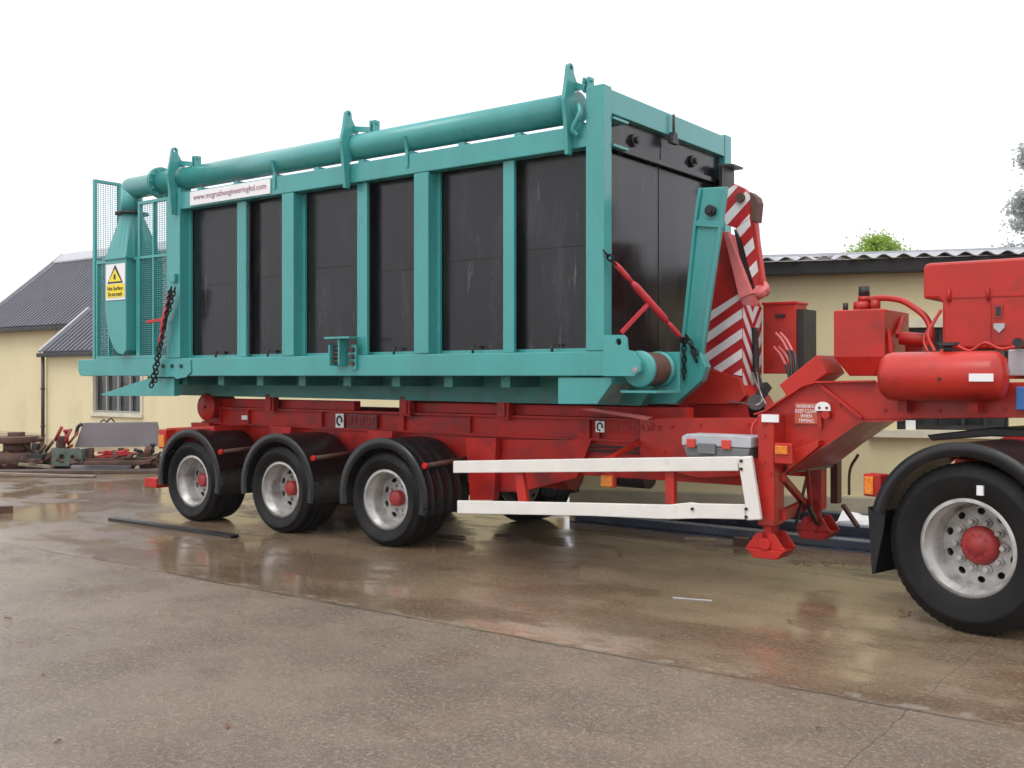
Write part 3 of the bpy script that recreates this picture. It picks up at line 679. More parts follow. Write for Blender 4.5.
# ================================================================= SEMI TRAILER
tr = empty('semi_trailer', T, (-6, 8.4, 0), 'red three-axle semi-trailer with white side guard, gooseneck and striped hook arm', 'trailer')
red, ro_ = M['red'], M['redold']
yc = 7.9
xr0, xr1 = X(205, yc), X(762, yc)
zt, zf, zb = 1.235, 1.04, .74
def girder(y, side):
    m = MB(); m.box(xr0, xr1, y, y+.02, zf-.32, zt-.02)
    m.box(xr0, xr1, y-.05, y+.10, zt-.02, zt).box(xr0, xr1, y-.035, y-.0005, zf-.010, zf+.010)
    for px in (222, 250, 323, 405, 471, 590, 600): x = X(px, y); m.box(x, x+.018, y-.04, y-.0006, zf+.012, zt-.022)
    m.prism([(xr0, zf-.322), (xr0+1.2, zb-.02), (X(640, y), zb-.02), (xr1, zf-.322)], y+.003, y+.018)
    return m.build('chassis_beam', ro_, tr, .003)
cbm = girder(yc, 0); girder(8.95, 1)
cm = MB()
for k in range(8): cm.box(xr0+.3+k*.95, xr0+.42+k*.95, yc+.11, 8.94, zf-.1, zf+.05).mark()
cm.build_each('cross_member', ro_, tr)
# front part of the beam, freshly painted
P2 = [T.xz(a, b, 7.8) for a, b in ((640, 418), (765, 418), (765, 475), (700, 478), (640, 465))]
MB().prism(P2, 7.80, 7.86).build('side_plate', red, tr, .004)
# lifting frame on top of the chassis
uf = MB()
for a, b in ((206, 356), (402, 690)): uf.box(X(a, yc+.05), X(b, yc+.05), yc+.02, yc+.12, zt+.002, 1.335).mark()
uf.box(X(402, 8.9), X(690, 8.9), 8.95, 9.05, zt+.002, 1.33)
uf.build_each('hooklift_frame', ro_, tr, .004)
br = MB()
for px in (272, 407, 505): x = X(px, 7.84); br.box(x-.07, x+.07, 7.80, 7.88, 1.20, 1.42).box(x-.04, x+.04, 7.78, 7.80, 1.22, 1.40).mark()
br.build_each('locking_bracket', ro_, tr, .004)
x, z = T.xz(208, 407, 7.8)
MB().lathe([(.02, 0), (.15, 0), (.165, .02), (.13, .05), (.13, .25), (.165, .28), (.165, .33), (.02, .33)], (x, 7.76, z), 30).build('rear_roller', ro_, tr)
MB().prism([T.xz(a, b, 7.8) for a, b in ((585, 409), (598, 408), (655, 417), (652, 420))], 7.72, 7.78).build('guide_rail', M['pink'], tr)
# emblem plates and lettering
for (a, b, c0, c1, d0, d1, yy_) in ((336, 344, 347, 377, 413.5, 427.5, 7.86), (596, 604.5, 607, 664, 421, 432, 7.79)):
    z0, z1 = Z(a, d1, yy_), Z(a, d0, yy_)
    em = MB().box(X(a, yy_), X(b, yy_), yy_-.006, yy_-.001, z0, z1).build('emblem', M['sticker'], tr)
    xm, zm = (X(a, yy_)+X(b, yy_))/2, (z0+z1)/2; w = (X(b, yy_)-X(a, yy_))
    MB().tube([(xm+w*.30*math.cos(R(t)), yy_-.008, zm+w*.38*math.sin(R(t))) for t in range(-20, 290, 20)], w*.09, 6).build('emblem_mark', M['ink'], em)
    if c0 < 500: MB().box(X(c0, yy_), X(c1, yy_), yy_-.004, yy_-.001, z0, z1).build('name_plate', M['plate'], tr)
    nz_ = text('MULTILIFT', X(c0+1, yy_), X(c1-2, yy_), z0+.025, z1-.02, yy_-.008, 'name_lettering', M['hubred'] , tr, .006)
text('CRST', X(706, 7.79), X(732, 7.79), Z(718, 444, 7.79), Z(718, 436, 7.79), 7.79, 'weld_lettering', M['pink'], tr, .005)
x, z = T.xz(245, 417.5, 7.86); MB().box(x-.05, x+.05, 7.85, 7.858, z-.025, z+.025).build('white_label', M['sticker'], tr)
# suspension hangers and bits below
hg = MB()
hg.prism([T.xz(a, b, 7.75) for a, b in ((465, 438), (496, 438), (494, 500), (470, 500))], 7.75, 7.83).mark()
hg.prism([T.xz(a, b, 7.82) for a, b in ((500, 440), (590, 440), (575, 478), (520, 492), (498, 492))], 7.84, 7.88).mark()
for xx in (-10.5, -9.1, -7.6): hg.prism([(xx, 1.05), (xx+.35, 1.05), (xx+.26, .55), (xx+.1, .55)], 7.72, 7.80).mark()
hg.build_each('suspension_hanger', ro_, tr, .004)
MB().cyl((X(500, 8.2), 8.2, .70), (X(575, 8.2), 8.2, .70), .16, 24).build('air_reservoir', ro_, tr)
MB().cyl((X(612, 8.3), 8.3, .72), (X(650, 8.3), 8.3, .72), .13, 24).build('air_reservoir', M['dark'], tr)
MB().box(X(682, 8.1), X(724, 8.1), 8.1, 8.5, .72, .98).build('equipment_box', ro_, tr, .02)
ax = MB()
def wheel(root, x, y, z, r, rr, w, name='wheel', holes=8, hubr=.075, dual=False, big=False, rec=.16):
    W0 = y
    rim = MB(); rim.lathe([(rr-.015, 0), (rr+.012, 0), (rr+.014, .012), (rr-.004, .02), (rr-.010, .055), (rr-.028, .062), (rr-.034, .12), (rr-.05, rec-.03), (rr-.055, rec), (rr-.055, w-.02), (rr+.01, w)], (x, W0+.02, z), 56)
    n_ = holes; hc = []
    for k in range(n_):
        t = 2*math.pi*(k+.5)/n_; hr = rr*(.72 if big else .64); cxh, czh = x+hr*math.cos(t), z+hr*math.sin(t); rad = (math.cos(t), math.sin(t)); tan = (-rad[1], rad[0])
        A, B = (.022, .034) if not big else (.022, .026)
        hc.append([(cxh+rad[0]*A*math.cos(q)+tan[0]*B*math.sin(q), czh+rad[1]*A*math.cos(q)+tan[1]*B*math.sin(q)) for q in [2*math.pi*i/14 for i in range(14)]])
    R1 = rr-.053
    outer = [(x+R1*math.cos(2*math.pi*i/56), z+R1*math.sin(2*math.pi*i/56)) for i in range(56)]
    rim.plate(outer, hc, W0+rec+.01, W0+rec+.025)
    wo_ = rim.build(name, M['rim'], root)
    # tyre
    seg = 180; rs = r
    prof = [(rr+.004, .025), (rr+.02, .012), (rr+.05, .004), (rr+(rs-rr)*.35, -.012), (rr+(rs-rr)*.6, -.016), (rr+(rs-rr)*.66, -.021), (rr+(rs-rr)*.70, -.014), (rs-.045, .000), (rs-.02, .012), (rs-.004, .026)]
    k = .026; gw = (w-.05)/4
    for i in range(4):
        a = .026+gw*i; prof += [(rs, a+.006), (rs, a+gw-.014), (rs-.012, a+gw-.012), (rs-.012, a+gw-.002)]
    prof += [(rs-.004, w-.02), (rs-.05, w+.01), (rs-.12, w+.02), (rr+.02, w-.01), (rr+.004, w-.02)]
    def mod(i, j, q):
        if 7 <= j <= 10 and i % 3 == 0: return q-.007
        return q
    MB().lathe(prof, (x, W0, z), seg, mod=mod).build('tyre', M['rubber'], wo_)
    hub = MB()
    if big:
        hub.lathe([(.001, -.03), (.05, -.03), (.055, -.02), (.085, -.018), (.108, -.005), (.122, .02), (.124, .05), (.138, .06), (.138, .09)], (x, W0+rec-.035, z), 40)
        for k in range(10): t = 2*math.pi*k/10; hub.cyl((x+.075*math.cos(t), W0+rec-.058, z+.075*math.sin(t)), (x+.075*math.cos(t), W0+rec-.04, z+.075*math.sin(t)), .009, 6)
    else:
        hub.lathe([(.001, 0), (hubr*.75, 0), (hubr, .015), (hubr, .10), (hubr+.02, .12), (hubr+.02, .16)], (x, W0+rec-.065, z), 32)
    hub.build('hub', M['hubred'], wo_)
    nu = MB(); nb = 10
    for k in range(nb):
        t = 2*math.pi*k/nb; rad = rr*.51 if big else rr*.44; h = .045 if big else .02
        nu.cyl((x+rad*math.cos(t), W0+rec-h+.005, z+rad*math.sin(t)), (x+rad*math.cos(t), W0+rec+.012, z+rad*math.sin(t)), .017 if big else .013, 6)
        if big: nu.cyl((x+rad*math.cos(t), W0+rec-.006, z+rad*math.sin(t)), (x+rad*math.cos(t), W0+rec+.011, z+rad*math.sin(t)), .027, 12)
        nu.mark()
    nu.build_each('wheel_nut', M['rim'], wo_)
    bk_ = MB().lathe([(.05, .02), (rr-.07, .02), (rr-.07, .05), (.05, .05)], (x, W0+rec+.03, z), 32).build('brake_drum', M['dark'], wo_)
    return wo_
rt = .44
centres = [T.ground(398, 549)[0], T.ground(286, 534)[0], T.ground(205, 522.5)[0]]
centres = [X(384, 7.2), X(278.5, 7.2), X(190.5, 7.2)]
for cx in centres:
    wheel(tr, cx, 7.2, rt, rt, .275, .44, rec=.20)
    wheel(tr, cx, 9.30, rt, rt, .275, .44, rec=.20)
    MB().cyl((cx, 7.5, rt), (cx, 9.4, rt), .07, 14).box(cx-.10, cx+.10, 7.75, 7.9, rt-.06, .9).box(cx-.10, cx+.10, 8.95, 9.1, rt-.06, .9).build('axle', M['dark'], tr)
def arc_guard(root, cx, cz, r, y0, y1, a0, a1, m, name='mudguard', lip=.035, n=36, ribs=True):
    mb = MB(); pts = [(R(a0+(a1-a0)*k/n)) for k in range(n+1)]
    prof = [(r-lip, y0), (r-lip, y0+.006), (r-.006, y0+.012), (r-.006, y1), (r, y1), (r, y0+.012), (r+.006, y0+.006), (r+.006, y0)]
    if ribs:
        prof = [(r-lip, y0), (r-lip, y0+.006), (r-.008, y0+.012), (r-.008, y1), (r, y1)]
        q = y1
        while q > y0+.16:
            prof += [(r, q-.10), (r+.006, q-.104), (r+.006, q-.116), (r, q-.12)]; q -= .13
        prof += [(r, y0+.03), (r+.012, y0+.022), (r+.012, y0)]
    vs = []; m_ = len(prof)
    for t in pts:
        for (q, y) in prof: vs.append((cx+q*math.cos(t), y, cz+q*math.sin(t)))
    fs = [(i*m_+j, i*m_+(j+1) % m_, (i+1)*m_+(j+1) % m_, (i+1)*m_+j) for i in range(n) for j in range(m_)]
    mb.add(vs, fs, True); mb.add(vs[:m_], [tuple(range(m_))]); mb.add(vs[-m_:], [tuple(range(m_))])
    return mb.build(name, m, root, weld=False)
for i, cx in enumerate(centres):
    for (y0, y1) in ((7.17, 7.78), (9.10, 9.72)):
        go_ = arc_guard(tr, cx, rt+.02, .55, y0, y1, -14, 190, M['guardblk'], lip=.08, ribs=(i == 0))
    sx_, sz_ = cx+.55*math.cos(R(32)), rt+.02+.55*math.sin(R(32))
    st_ = MB().cyl((sx_+.02, 7.24, sz_+.03), (sx_+.02, 7.86, sz_+.06), .022, 10).build('mudguard_stay', M['rust'], tr)
    MB().cyl((sx_+.02, 7.21, sz_+.03), (sx_+.02, 7.25, sz_+.032), .028, 10).build('stay_end', M['redold'], st_)
# tail
tx = X(166, 7.35)
MB().prism([T.xz(a, b, 7.4) for a, b in ((166, 428), (214, 426), (214, 441), (166, 443))], 7.4, 9.4).build('tail_beam', red, tr, .006)
tl = T.xz(165, 440, 7.3)
MB().box(tl[0]-.10, tl[0]+.05, 7.28, 7.40, tl[1]-.10, tl[1]+.12).build('tail_lamp_housing', red, tr, .01)
MB().box(tl[0]-.075, tl[0]+.03, 7.262, 7.279, tl[1]-.08, tl[1]+.06).build('tail_lamp', M['amber'], tr, .006)
bx = T.xz(153, 482, 7.35)
MB().box(bx[0]-.10, bx[0]+.14, 7.3, 9.5, bx[1]-.06, bx[1]+.05).build('underrun_bar', ro_, tr, .01)
MB().bar((bx[0], 7.95, bx[1]), (bx[0]+.2, 7.95, 1.05), .08, .08).bar((bx[0], 9, bx[1]), (bx[0]+.2, 9, 1.05), .08, .08).build('underrun_stay', ro_, tr)
# white side guard
def polybar(pts, y0, y1): return MB().prism([T.xz(a, b, y0) for a, b in pts], y0, y1)
sg_ = polybar([(453, 461), (600, 458.5), (738, 456.5), (738, 471), (600, 472), (453, 473)], 7.2, 7.235).build('side_guard', M['white'], tr, .006)
polybar([(457, 500.5), (590, 503), (668, 504.8), (690, 502.5), (698, 503.5), (745, 504.5), (745, 519.5), (700, 518.5), (668, 519.3), (590, 516), (457, 513.5)], 7.203, 7.235).build('lower_rail', M['white'], sg_, .006)
polybar([(737, 457), (751, 456), (758, 500), (761, 520), (746, 520.5), (744, 500)], 7.197, 7.24).build('end_upright', M['white'], sg_, .01)
bo = MB()
for a, b in ((741, 461), (741, 469), (746, 509), (746, 517), (692, 509)): x, z = T.xz(a, b, 7.19); bo.cyl((x, 7.185, z), (x, 7.2, z), .012, 8).mark()
bo.build_each('bolt', M['dark'], sg_)
po_ = polybar([(514, 471), (522, 471), (527, 501.5), (518, 501.5)], 7.245, 7.29)
po_.build('guard_post', red, sg_, .004); polybar([(665, 471), (674, 471), (674, 504), (665, 504)], 7.245, 7.30).build('guard_post', red, sg_, .004)
MB().bar((X(518, 7.27), 7.27, .80), (X(518, 7.27), 7.9, .82), .05, .05).bar((X(670, 7.27), 7.27, .92), (X(670, 7.27), 7.85, .92), .05, .05).build('guard_arm', ro_, sg_)
x, z = T.xz(607, 481, 7.3); sl = MB().box(x-.055, x+.055, 7.29, 7.31, z-.045, z+.045).build('side_lamp', M['amber'], tr, .006)
MB().box(x-.03, x+.07, 7.31, 7.33, z-.05, z+.2).bar((x, 7.33, z+.17), (x, 7.85, z+.3), .05, .03).build('lamp_bracket', red, sl)
# landing legs
def leg(y0, y1, pl, pr, ztop, foot):
    a0, z0 = T.xz(pl, foot[1], y0); x0, x1 = X(pl, y0), X(pr, y0)
    m = MB(); m.box(x0, x1, y0, y1, .50, ztop)
    lg = m.build('landing_leg', red, tr, .012)
    MB().box(x0+.03, x1-.03, y0+.03, y1-.03, .34, .50).build('inner_tube', M['redold'], lg, .006)
    xm, ym_ = (x0+x1)/2, (y0+y1)/2
    f = MB(); f.prism([(xm-.15, .33), (xm+.15, .33), (xm+.09, .265), (xm-.09, .265)], ym_-.12, ym_+.12)
    for s_ in (-1, 1):
        for yy_ in (ym_-.11, ym_+.09): f.prism([(xm+s_*.02, .45), (xm+s_*.07, .45), (xm+s_*.155, .33), (xm+s_*.02, .33)], yy_, yy_+.02)
    f.cyl((xm, ym_-.13, .37), (xm, ym_+.13, .37), .045, 14)
    f.build('leg_foot', ro_, lg, .006)
leg(7.30, 7.50, 757.5, 774, 1.32, (0, 556)); leg(8.42, 8.56, 808, 821, 1.25, (0, 541))
lm = MB(); q = lambda a, b, y: pt(a, b, y)
lm.bar(q(783, 478, 7.45), q(806, 505, 8.2), .04, .05).mark().bar(q(783, 515, 7.45), q(808, 503, 8.45), .05, .08).mark()
lm.bar(q(806, 462, 7.9), q(812, 520, 8.3), .03, .04)
lm.build_each('leg_brace', ro_, tr)
MB().bar(q(786, 470, 7.5), q(830, 464, 8.6), .05, .05).mark().bar(q(795, 530, 7.6), q(806, 480, 8.4), .02, .03).mark().bar(q(808, 506, 8.1), q(822, 532, 8.5), .03, .03).build_each('leg_linkage', M['dark'], tr)
MB().tube(smooth_path([q(858, 455, 8.0), q(850, 470, 8.1), q(849, 495, 8.1)]), .012, 6).mark().bar(q(836, 455, 8.7), q(836, 503, 8.7), .06, .10).mark().bar(q(843, 505, 8.7), q(858, 527, 8.6), .03, .03).build_each('suspended_stay', M['rust'], tr)
x, z = T.xz(782.5, 450, 7.28)
la = MB().box(x-.05, x+.045, 7.255, 7.275, z-.03, z+.032).build('side_lamp', M['amber'], tr, .006)
MB().box(x-.06, x+.075, 7.276, 7.31, z-.10, z+.05).build('lamp_bracket', red, la, .006)
# gooseneck
yg0, yg1 = 7.50, 8.45
G1 = [(757, 414), (768, 411), (805, 386), (818, 382.5), (875, 381.5), (900, 385), (1100, 380), (1100, 417), (905, 419), (863, 420), (820, 450), (792, 472), (786, 472), (784, 455), (757, 455)]
gn = MB().prism([T.xz(a, b, yg0) for a, b in G1], yg0, yg1).build('gooseneck', red, tr, .006)
fg = MB()
def strip(pts, y0, y1, w=.012):
    P_ = [T.xz(a, b, yg0) for a, b in pts]
    for i in range(len(P_)-1): fg.bar((P_[i][0], (y0+y1)/2, P_[i][1]), (P_[i+1][0], (y0+y1)/2, P_[i+1][1]), y1-y0, w)
strip([(757, 414), (768, 410.5), (805, 385.5), (818, 382), (876, 381)], yg0-.06, yg0-.003)
strip([(786, 473), (863, 421), (905, 420)], yg0-.05, yg0-.003)
fg.bar(q(822, 386, yg0-.02), q(862, 418, yg0-.02), .03, .018)
fg.build('flange', red, gn)
MB().prism([T.xz(a, b, yg0-.03) for a, b in ((790, 452), (822, 440), (822, 446), (792, 470))], yg0-.10, yg0-.003).build('gusset', red, gn, .004)
x0, z0 = T.xz(794.5, 423.5, yg0-.02); x1, z1 = T.xz(817.5, 403, yg0-.02)
ws = MB().box(x0, x1, yg0-.014, yg0-.006, z0, z1).build('warning_plate', M['signred'], tr)
h = z1-z0
for k, s_ in enumerate(('WARNING', 'KEEP CLEAR', 'WHEN', 'TIPPING')):
    w = (.85, .92, .5, .66)[k]*(x1-x0)/2; xm = (x0+x1)/2
    text(s_, xm-w, xm+w, z1-h*(.25+.23*k), z1-h*(.08+.23*k), yg0-.017, 'plate_lettering', M['sticker'], ws)
x, z = T.xz(781, 417.5, yg0-.01); MB().box(x-.065, x+.065, 7.285, 7.299, z-.028, z+.028).build('white_label', M['sticker'], tr)
x, z = T.xz(823, 408, yg0-.05)
ww = MB().plate([(x-.055, z-.02)] + [(x+.055*math.cos(R(180-t)), z+.045*math.sin(R(t))) for t in range(0, 181, 20)] + [(x+.055, z-.02)], [(x-.025, z, .012), (x+.03, z, .012)], yg0-.06, yg0-.04)
ww.build('coupling_plate', M['sticker'], tr); MB().cyl((x+.02, yg0-.06, z-.05), (x+.02, yg0, z-.05), .03, 12).box(x-.05, x-.02, yg0-.03, yg0-.004, z-.16, z-.03).build('coupling', red, tr)
# angled locker and hopper tank over the gooseneck
MB().prism([T.xz(a, b, 7.85) for a, b in ((779, 385), (817, 354.5), (827, 373), (790, 401))], 7.85, 8.25).build('step_locker', red, tr, .008)
ot0, ot1 = X(833.5, 7.9), X(885, 7.9)
om = MB(); hv = []
for (zz, ix, iy0, iy1) in ((1.60, .10, .06, .12), (1.745, 0, 0, 0), (2.09, 0, 0, 0), (2.10, .004, .004, .004)):
    hv.append([(ot0+ix, 7.9+iy0, zz), (ot1-ix, 7.9+iy0, zz), (ot1-ix, 8.5-iy1, zz), (ot0+ix, 8.5-iy1, zz)])
vs = [v for r1 in hv for v in r1]
om.add(vs, [(3, 2, 1, 0), (12, 13, 14, 15)] + [(4*i+k, 4*i+(k+1) % 4, 4*i+4+(k+1) % 4, 4*i+4+k) for i in range(3) for k in range(4)])
oto = om.build('oil_tank', red, tr, .008)
cx_ = X(862, 8.1)
MB().cyl((cx_, 8.1, 2.10), (cx_, 8.1, 2.17), .065, 20).cyl((cx_+.02, 8.1, 2.17), (cx_+.02, 8.1, 2.21), .05, 16).cyl((cx_+.10, 8.1, 2.10), (cx_+.10, 8.1, 2.18), .04, 14).build('filler_flange', red, oto)
MB().cyl((cx_+.0, 8.15, 2.21), (cx_+.0, 8.15, 2.29), .042, 18).cyl((cx_-.10, 8.02, 2.10), (cx_-.10, 8.02, 2.16), .02, 10).build('breather_cap', M['dark'], oto)
MB().tube(smooth_path([q(866, 300, 8.1), q(880, 298, 8.1), (q(900, 300, 8.05)), q(915, 308, 8.0), q(926, 318, 7.95), q(931, 331, 7.9), q(929, 345, 7.9)]), .024, 12).build('suction_hose', M['red'], tr)
bt = MB(); bt.bar(q(888, 330, 7.96), q(893, 368, 7.9), .03, .04).bar(q(903, 318, 8.3), q(897, 336, 8.1), .03, .04).cyl(q(900, 338, 8.1), q(925, 340, 8.1), .05, 14).box(X(905, 8.2), X(922, 8.2), 8.2, 8.3, 1.66, 1.86)
bt.build('pump', ro_, tr, .004)
# engine hood
hx0, hx1 = X(923, 7.8), -.65
hd = MB(); n_ = 6
zt_, zl, zb2 = 2.405, 2.15, 1.79
xl2 = X(942, 7.8)
prof = [(hx0, zl), (hx0, zt_-.04), (hx0+.012, zt_-.012), (hx0+.04, zt_), (hx1, zt_), (hx1, zb2), (xl2, zb2), (xl2, zl-.03), (xl2-.03, zl)]
hdo = hd.prism(prof, 7.8, 8.7).build('engine_hood', red, tr, .02)
x, z = T.xz(943, 300, 7.79)
hl = MB().box(xl2+.02, hx1, 7.794, 7.799, zl-.006, zl+.002).box(X(990, 7.79), X(991, 7.79), 7.793, 7.799, zb2, zl-.008)
hl.build('door_seam', ro_, hdo); hl = MB()
for px in (949, 988): xx = X(px, 7.79); hl.cyl((xx, 7.785, zl-.03), (xx, 7.785, zl+.06), .012, 8).mark()
hl.build_each('hinge', ro_, hdo)
x, z = T.xz(998.5, 311, 7.79); bd = MB().box(x-.026, x+.026, 7.788, 7.798, z-.045, z+.045).build('badge', M['hubred'], hdo)
MB().box(x-.015, x+.015, 7.783, 7.787, z-.03, z+.03).build('badge_mark', M['ink'], bd)
x, z = T.xz(999, 327, 7.79); MB().prism([(x-.035, z+.025), (x+.035, z+.025), (x+.035, z-.005), (x, z-.04), (x-.035, z-.005)], 7.788, 7.798).build('shield_sticker', M['lgrey'], hdo)
MB().cyl(q(1018, 343, 7.55), q(1018, 343, 7.7), .035, 16).build('black_knob', M['dark'], tr)
MB().box(X(1008, 7.7), X(1060, 7.7), 7.70, 7.78, 1.60, 1.78).build('control_box', M['lgrey'], tr, .01)
MB().box(X(1016, 7.45), X(1030, 7.45), 7.44, 7.49, 1.38, 1.53).build('blue_label', M['blue'], tr, .005)
MB().box(xl2-.1, hx1, 7.82, 8.6, 1.58, 1.72).build('engine_bed', M['redold'], tr)
mbp = MB(); mbp.tube(smooth_path([q(940, 352, 7.5), q(955, 346, 7.5), q(970, 351, 7.5), q(985, 343, 7.5), q(1000, 349, 7.5), q(1015, 347, 7.5)]), .012, 7)
mbp.mark().tube(smooth_path([q(935, 352, 7.6), q(928, 335, 7.7), q(934, 322, 7.75), q(941, 310, 7.78)]), .012, 7)
mbp.mark().tube(smooth_path([q(928, 352, 7.55), q(924, 340, 7.7), q(930, 325, 7.75)]), .01, 7)
mbp.build_each('small_hose', red, tr)
# air tank on the near side
tz, tyy = 1.597, 7.30
tx0, tx1 = X(877, 7.2)-.01, X(1013, 7.2)-.05
tp = [(.001, 0), (.08, .005), (.13, .025), (.158, .06), (.165, .10), (.165, .85-.10), (.158, .85-.06), (.13, .85-.025), (.08, .85-.005), (.001, .85)]
Lk = (tx1-tx0)/.85
tk = MB(); seg = 40; vs = []
for i in range(seg):
    t = 2*math.pi*i/seg
    for r1, s_ in tp: vs.append((tx0+s_*Lk, tyy+r1*math.cos(t), tz+r1*math.sin(t)))
m_ = len(tp); tk.add(vs, [(i*m_+j, i*m_+j+1, ((i+1) % seg)*m_+j+1, ((i+1) % seg)*m_+j) for i in range(seg) for j in range(m_-1)], True)
tko = tk.build('air_tank', red, tr)
x, z = T.xz(981, 377.5, 7.13); MB().box(x-.072, x+.072, tyy-.172, tyy-.160, z-.025, z+.025).build('white_label', M['sticker'], tko)
sl_ = MB(); x = X(948, 7.3); sl_.cyl((x, tyy, tz+.16), (x, tyy, tz+.20), .03, 12).cyl((x, tyy, tz+.20), (x, tyy, tz+.215), .06, 12).box(x-.07, x+.07, tyy-.01, tyy+.01, tz+.215, tz+.225)
sl_.build('valve', M['dark'], tko)
bk2 = MB()
for px in (905, 975): x = X(px, 7.4); bk2.box(x-.03, x+.03, 7.34, 7.48, 1.36, 1.46).mark()
bk2.build_each('tank_bracket', ro_, tko)
x, z = T.xz(939, 379, 7.13); MB().cyl((x, tyy-.175, z), (x, tyy-.15, z), .012, 8).build('drain_plug', M['dark'], tko)
# cabinet behind with hoses
cb0, cb1 = X(763, 8.8), X(796, 8.8)
cab = MB().box(cb0, cb1, 8.8, 9.05, 1.62, 2.24).box(cb0-.01, cb1+.012, 8.785, 9.06, 2.225, 2.25).build('valve_cabinet', red, tr, .006)
MB().box(cb1+.002, cb1+.06, 8.82, 9.12, 1.60, 2.18).build('dark_side_box', M['dark'], cab)  # plain dark box along the right side of the cabinet
x, z = T.xz(780, 316, 8.79); MB().cyl((x-.025, 8.78, z), (x-.025, 8.80, z), .02, 12).cyl((x+.025, 8.78, z), (x+.025, 8.80, z), .02, 12).build('knob', M['dark'], cab)
hz = MB(); hz2 = MB()
for k in range(4):
    a = 776+k*4.5 if k < 2 else 774+(k-2)*5; b = 333 if k < 2 else 347
    hz.tube(smooth_path([q(a, b, 8.6), q(a+6, b+7, 8.5), q(a+12, b+18, 8.4)]), .011, 7).mark()
    hz2.tube(smooth_path([q(a+12, b+18, 8.4), q(a+15, b+28, 8.35), q(a+16, 382, 8.3)]), .015, 7).mark()
hz.build_each('hydraulic_pipe', M['pink'], tr); hz2.build_each('hydraulic_hose', M['rubberhose'], tr)
# ---- hook arm with chevrons
ya = 8.40
xh1 = T.xz(742, 340, ya)[0]; xh0 = X(690, ya); yf = T.yz(761, 340, xh1)[0]
ztop = Z(742, 293, ya)
body = [(xh0-.05, 1.30), (xh1+.10, 1.30), (xh1+.03, 1.62), (xh1, 1.68), (xh1, ztop), (xh1-.12, ztop+.0), (xh1-.55, ztop-.25), (xh0-.05, 1.70)]
P2 = [T.xz(a, b, ya) for a, b in ((675, 420), (765, 420), (752, 398), (743, 385), (742.5, 306), (739, 293), (724, 232), (716, 232), (700, 330), (690, 380), (680, 400))]
am = MB().prism(P2, ya, yf).build('hook_arm', M['redold'], tr, .006)
xs = [p[0] for p in P2]
# striped sheet on the side (x-z plane)
def clipconv(poly, ax, ay, c0, c1):      # keep c0 <= ax*x+ay*z <= c1
    for sgn, c in ((1, c0), (-1, -c1)):
        out = []
        for i in range(len(poly)):
            p, q_ = poly[i], poly[(i+1) % len(poly)]; dp = sgn*(ax*p[0]+ay*p[1])-c; dq = sgn*(ax*q_[0]+ay*q_[1])-c
            if dp >= 0: out.append(p)
            if dp*dq < 0: t = dp/(dp-dq); out.append((p[0]+(q_[0]-p[0])*t, p[1]+(q_[1]-p[1])*t))
        poly = out
        if len(poly) < 3: return None
    return poly
def stripes(poly, y, slope, period, phase, parent, axis='y', t=.004, frac=.48):
    base = MB().prism(poly, y-t, y-.001, axis).build('chevron_sheet', M['strip_r'], parent)
    ax_, ay_ = -slope, 1.0; n_ = math.hypot(ax_, ay_); ax_ /= n_; ay_ /= n_
    mb = MB(); k = -60; vals = [ax_*p[0]+ay_*p[1] for p in poly]; k0 = math.floor((min(vals)-phase)/period)-1
    while phase+k0*period < max(vals):
        c = clipconv(poly, ax_, ay_, phase+k0*period, phase+(k0+frac)*period)
        if c: mb.prism(c, y-2*t, y-t-.0005, axis)
        k0 += 1
    if mb.v: mb.build('white_stripe', M['strip_w'], base)
    return base
lowp = [T.xz(a, b, ya) for a, b in ((712, 311), (739, 294), (742.5, 304), (742.5, 376), (722, 372), (704, 364))]
stripes(lowp, ya-.002, .62, .145, .02, am)
MB().prism([T.xz(a, b, ya) for a, b in ((703, 366), (722, 372), (742.5, 378), (748, 396), (740, 404), (690, 404), (693, 385))], ya-.05, ya-.002).build('arm_knuckle', red, am, .006)
# forward face with V chevrons
ymid = (ya+yf)/2
for (a, b, sl) in ((ya+.002, ymid-.001, -1.15), (ymid+.001, yf, 1.15)):
    poly = [(a, 1.50), (b, 1.50), (b, ztop-.10), (a, ztop-.10)]
    ax_ = -sl; n_ = math.hypot(ax_, 1); base = MB().prism(poly, xh1+.003, xh1+.007, 'x').build('chevron_sheet', M['strip_r'], am); mb = MB()
    for k in range(-3, 9):
        ref = (ax_*ymid+1.0*(1.50+.185*k))/n_
        c = clipconv(poly, ax_/n_, 1/n_, ref, ref+.062)
        if c: mb.prism(c, xh1+.0075, xh1+.0105, 'x')
    mb.build('white_stripe', M['strip_w'], base)
MB().tube(smooth_path([(xh1+.03, ymid, 2.02), (xh1+.035, ymid+.01, 1.8), (xh1+.05, ymid, 1.6), (xh1+.12, ymid, 1.42)]), .028, 10).build('hydraulic_ram', M['dark'], am)
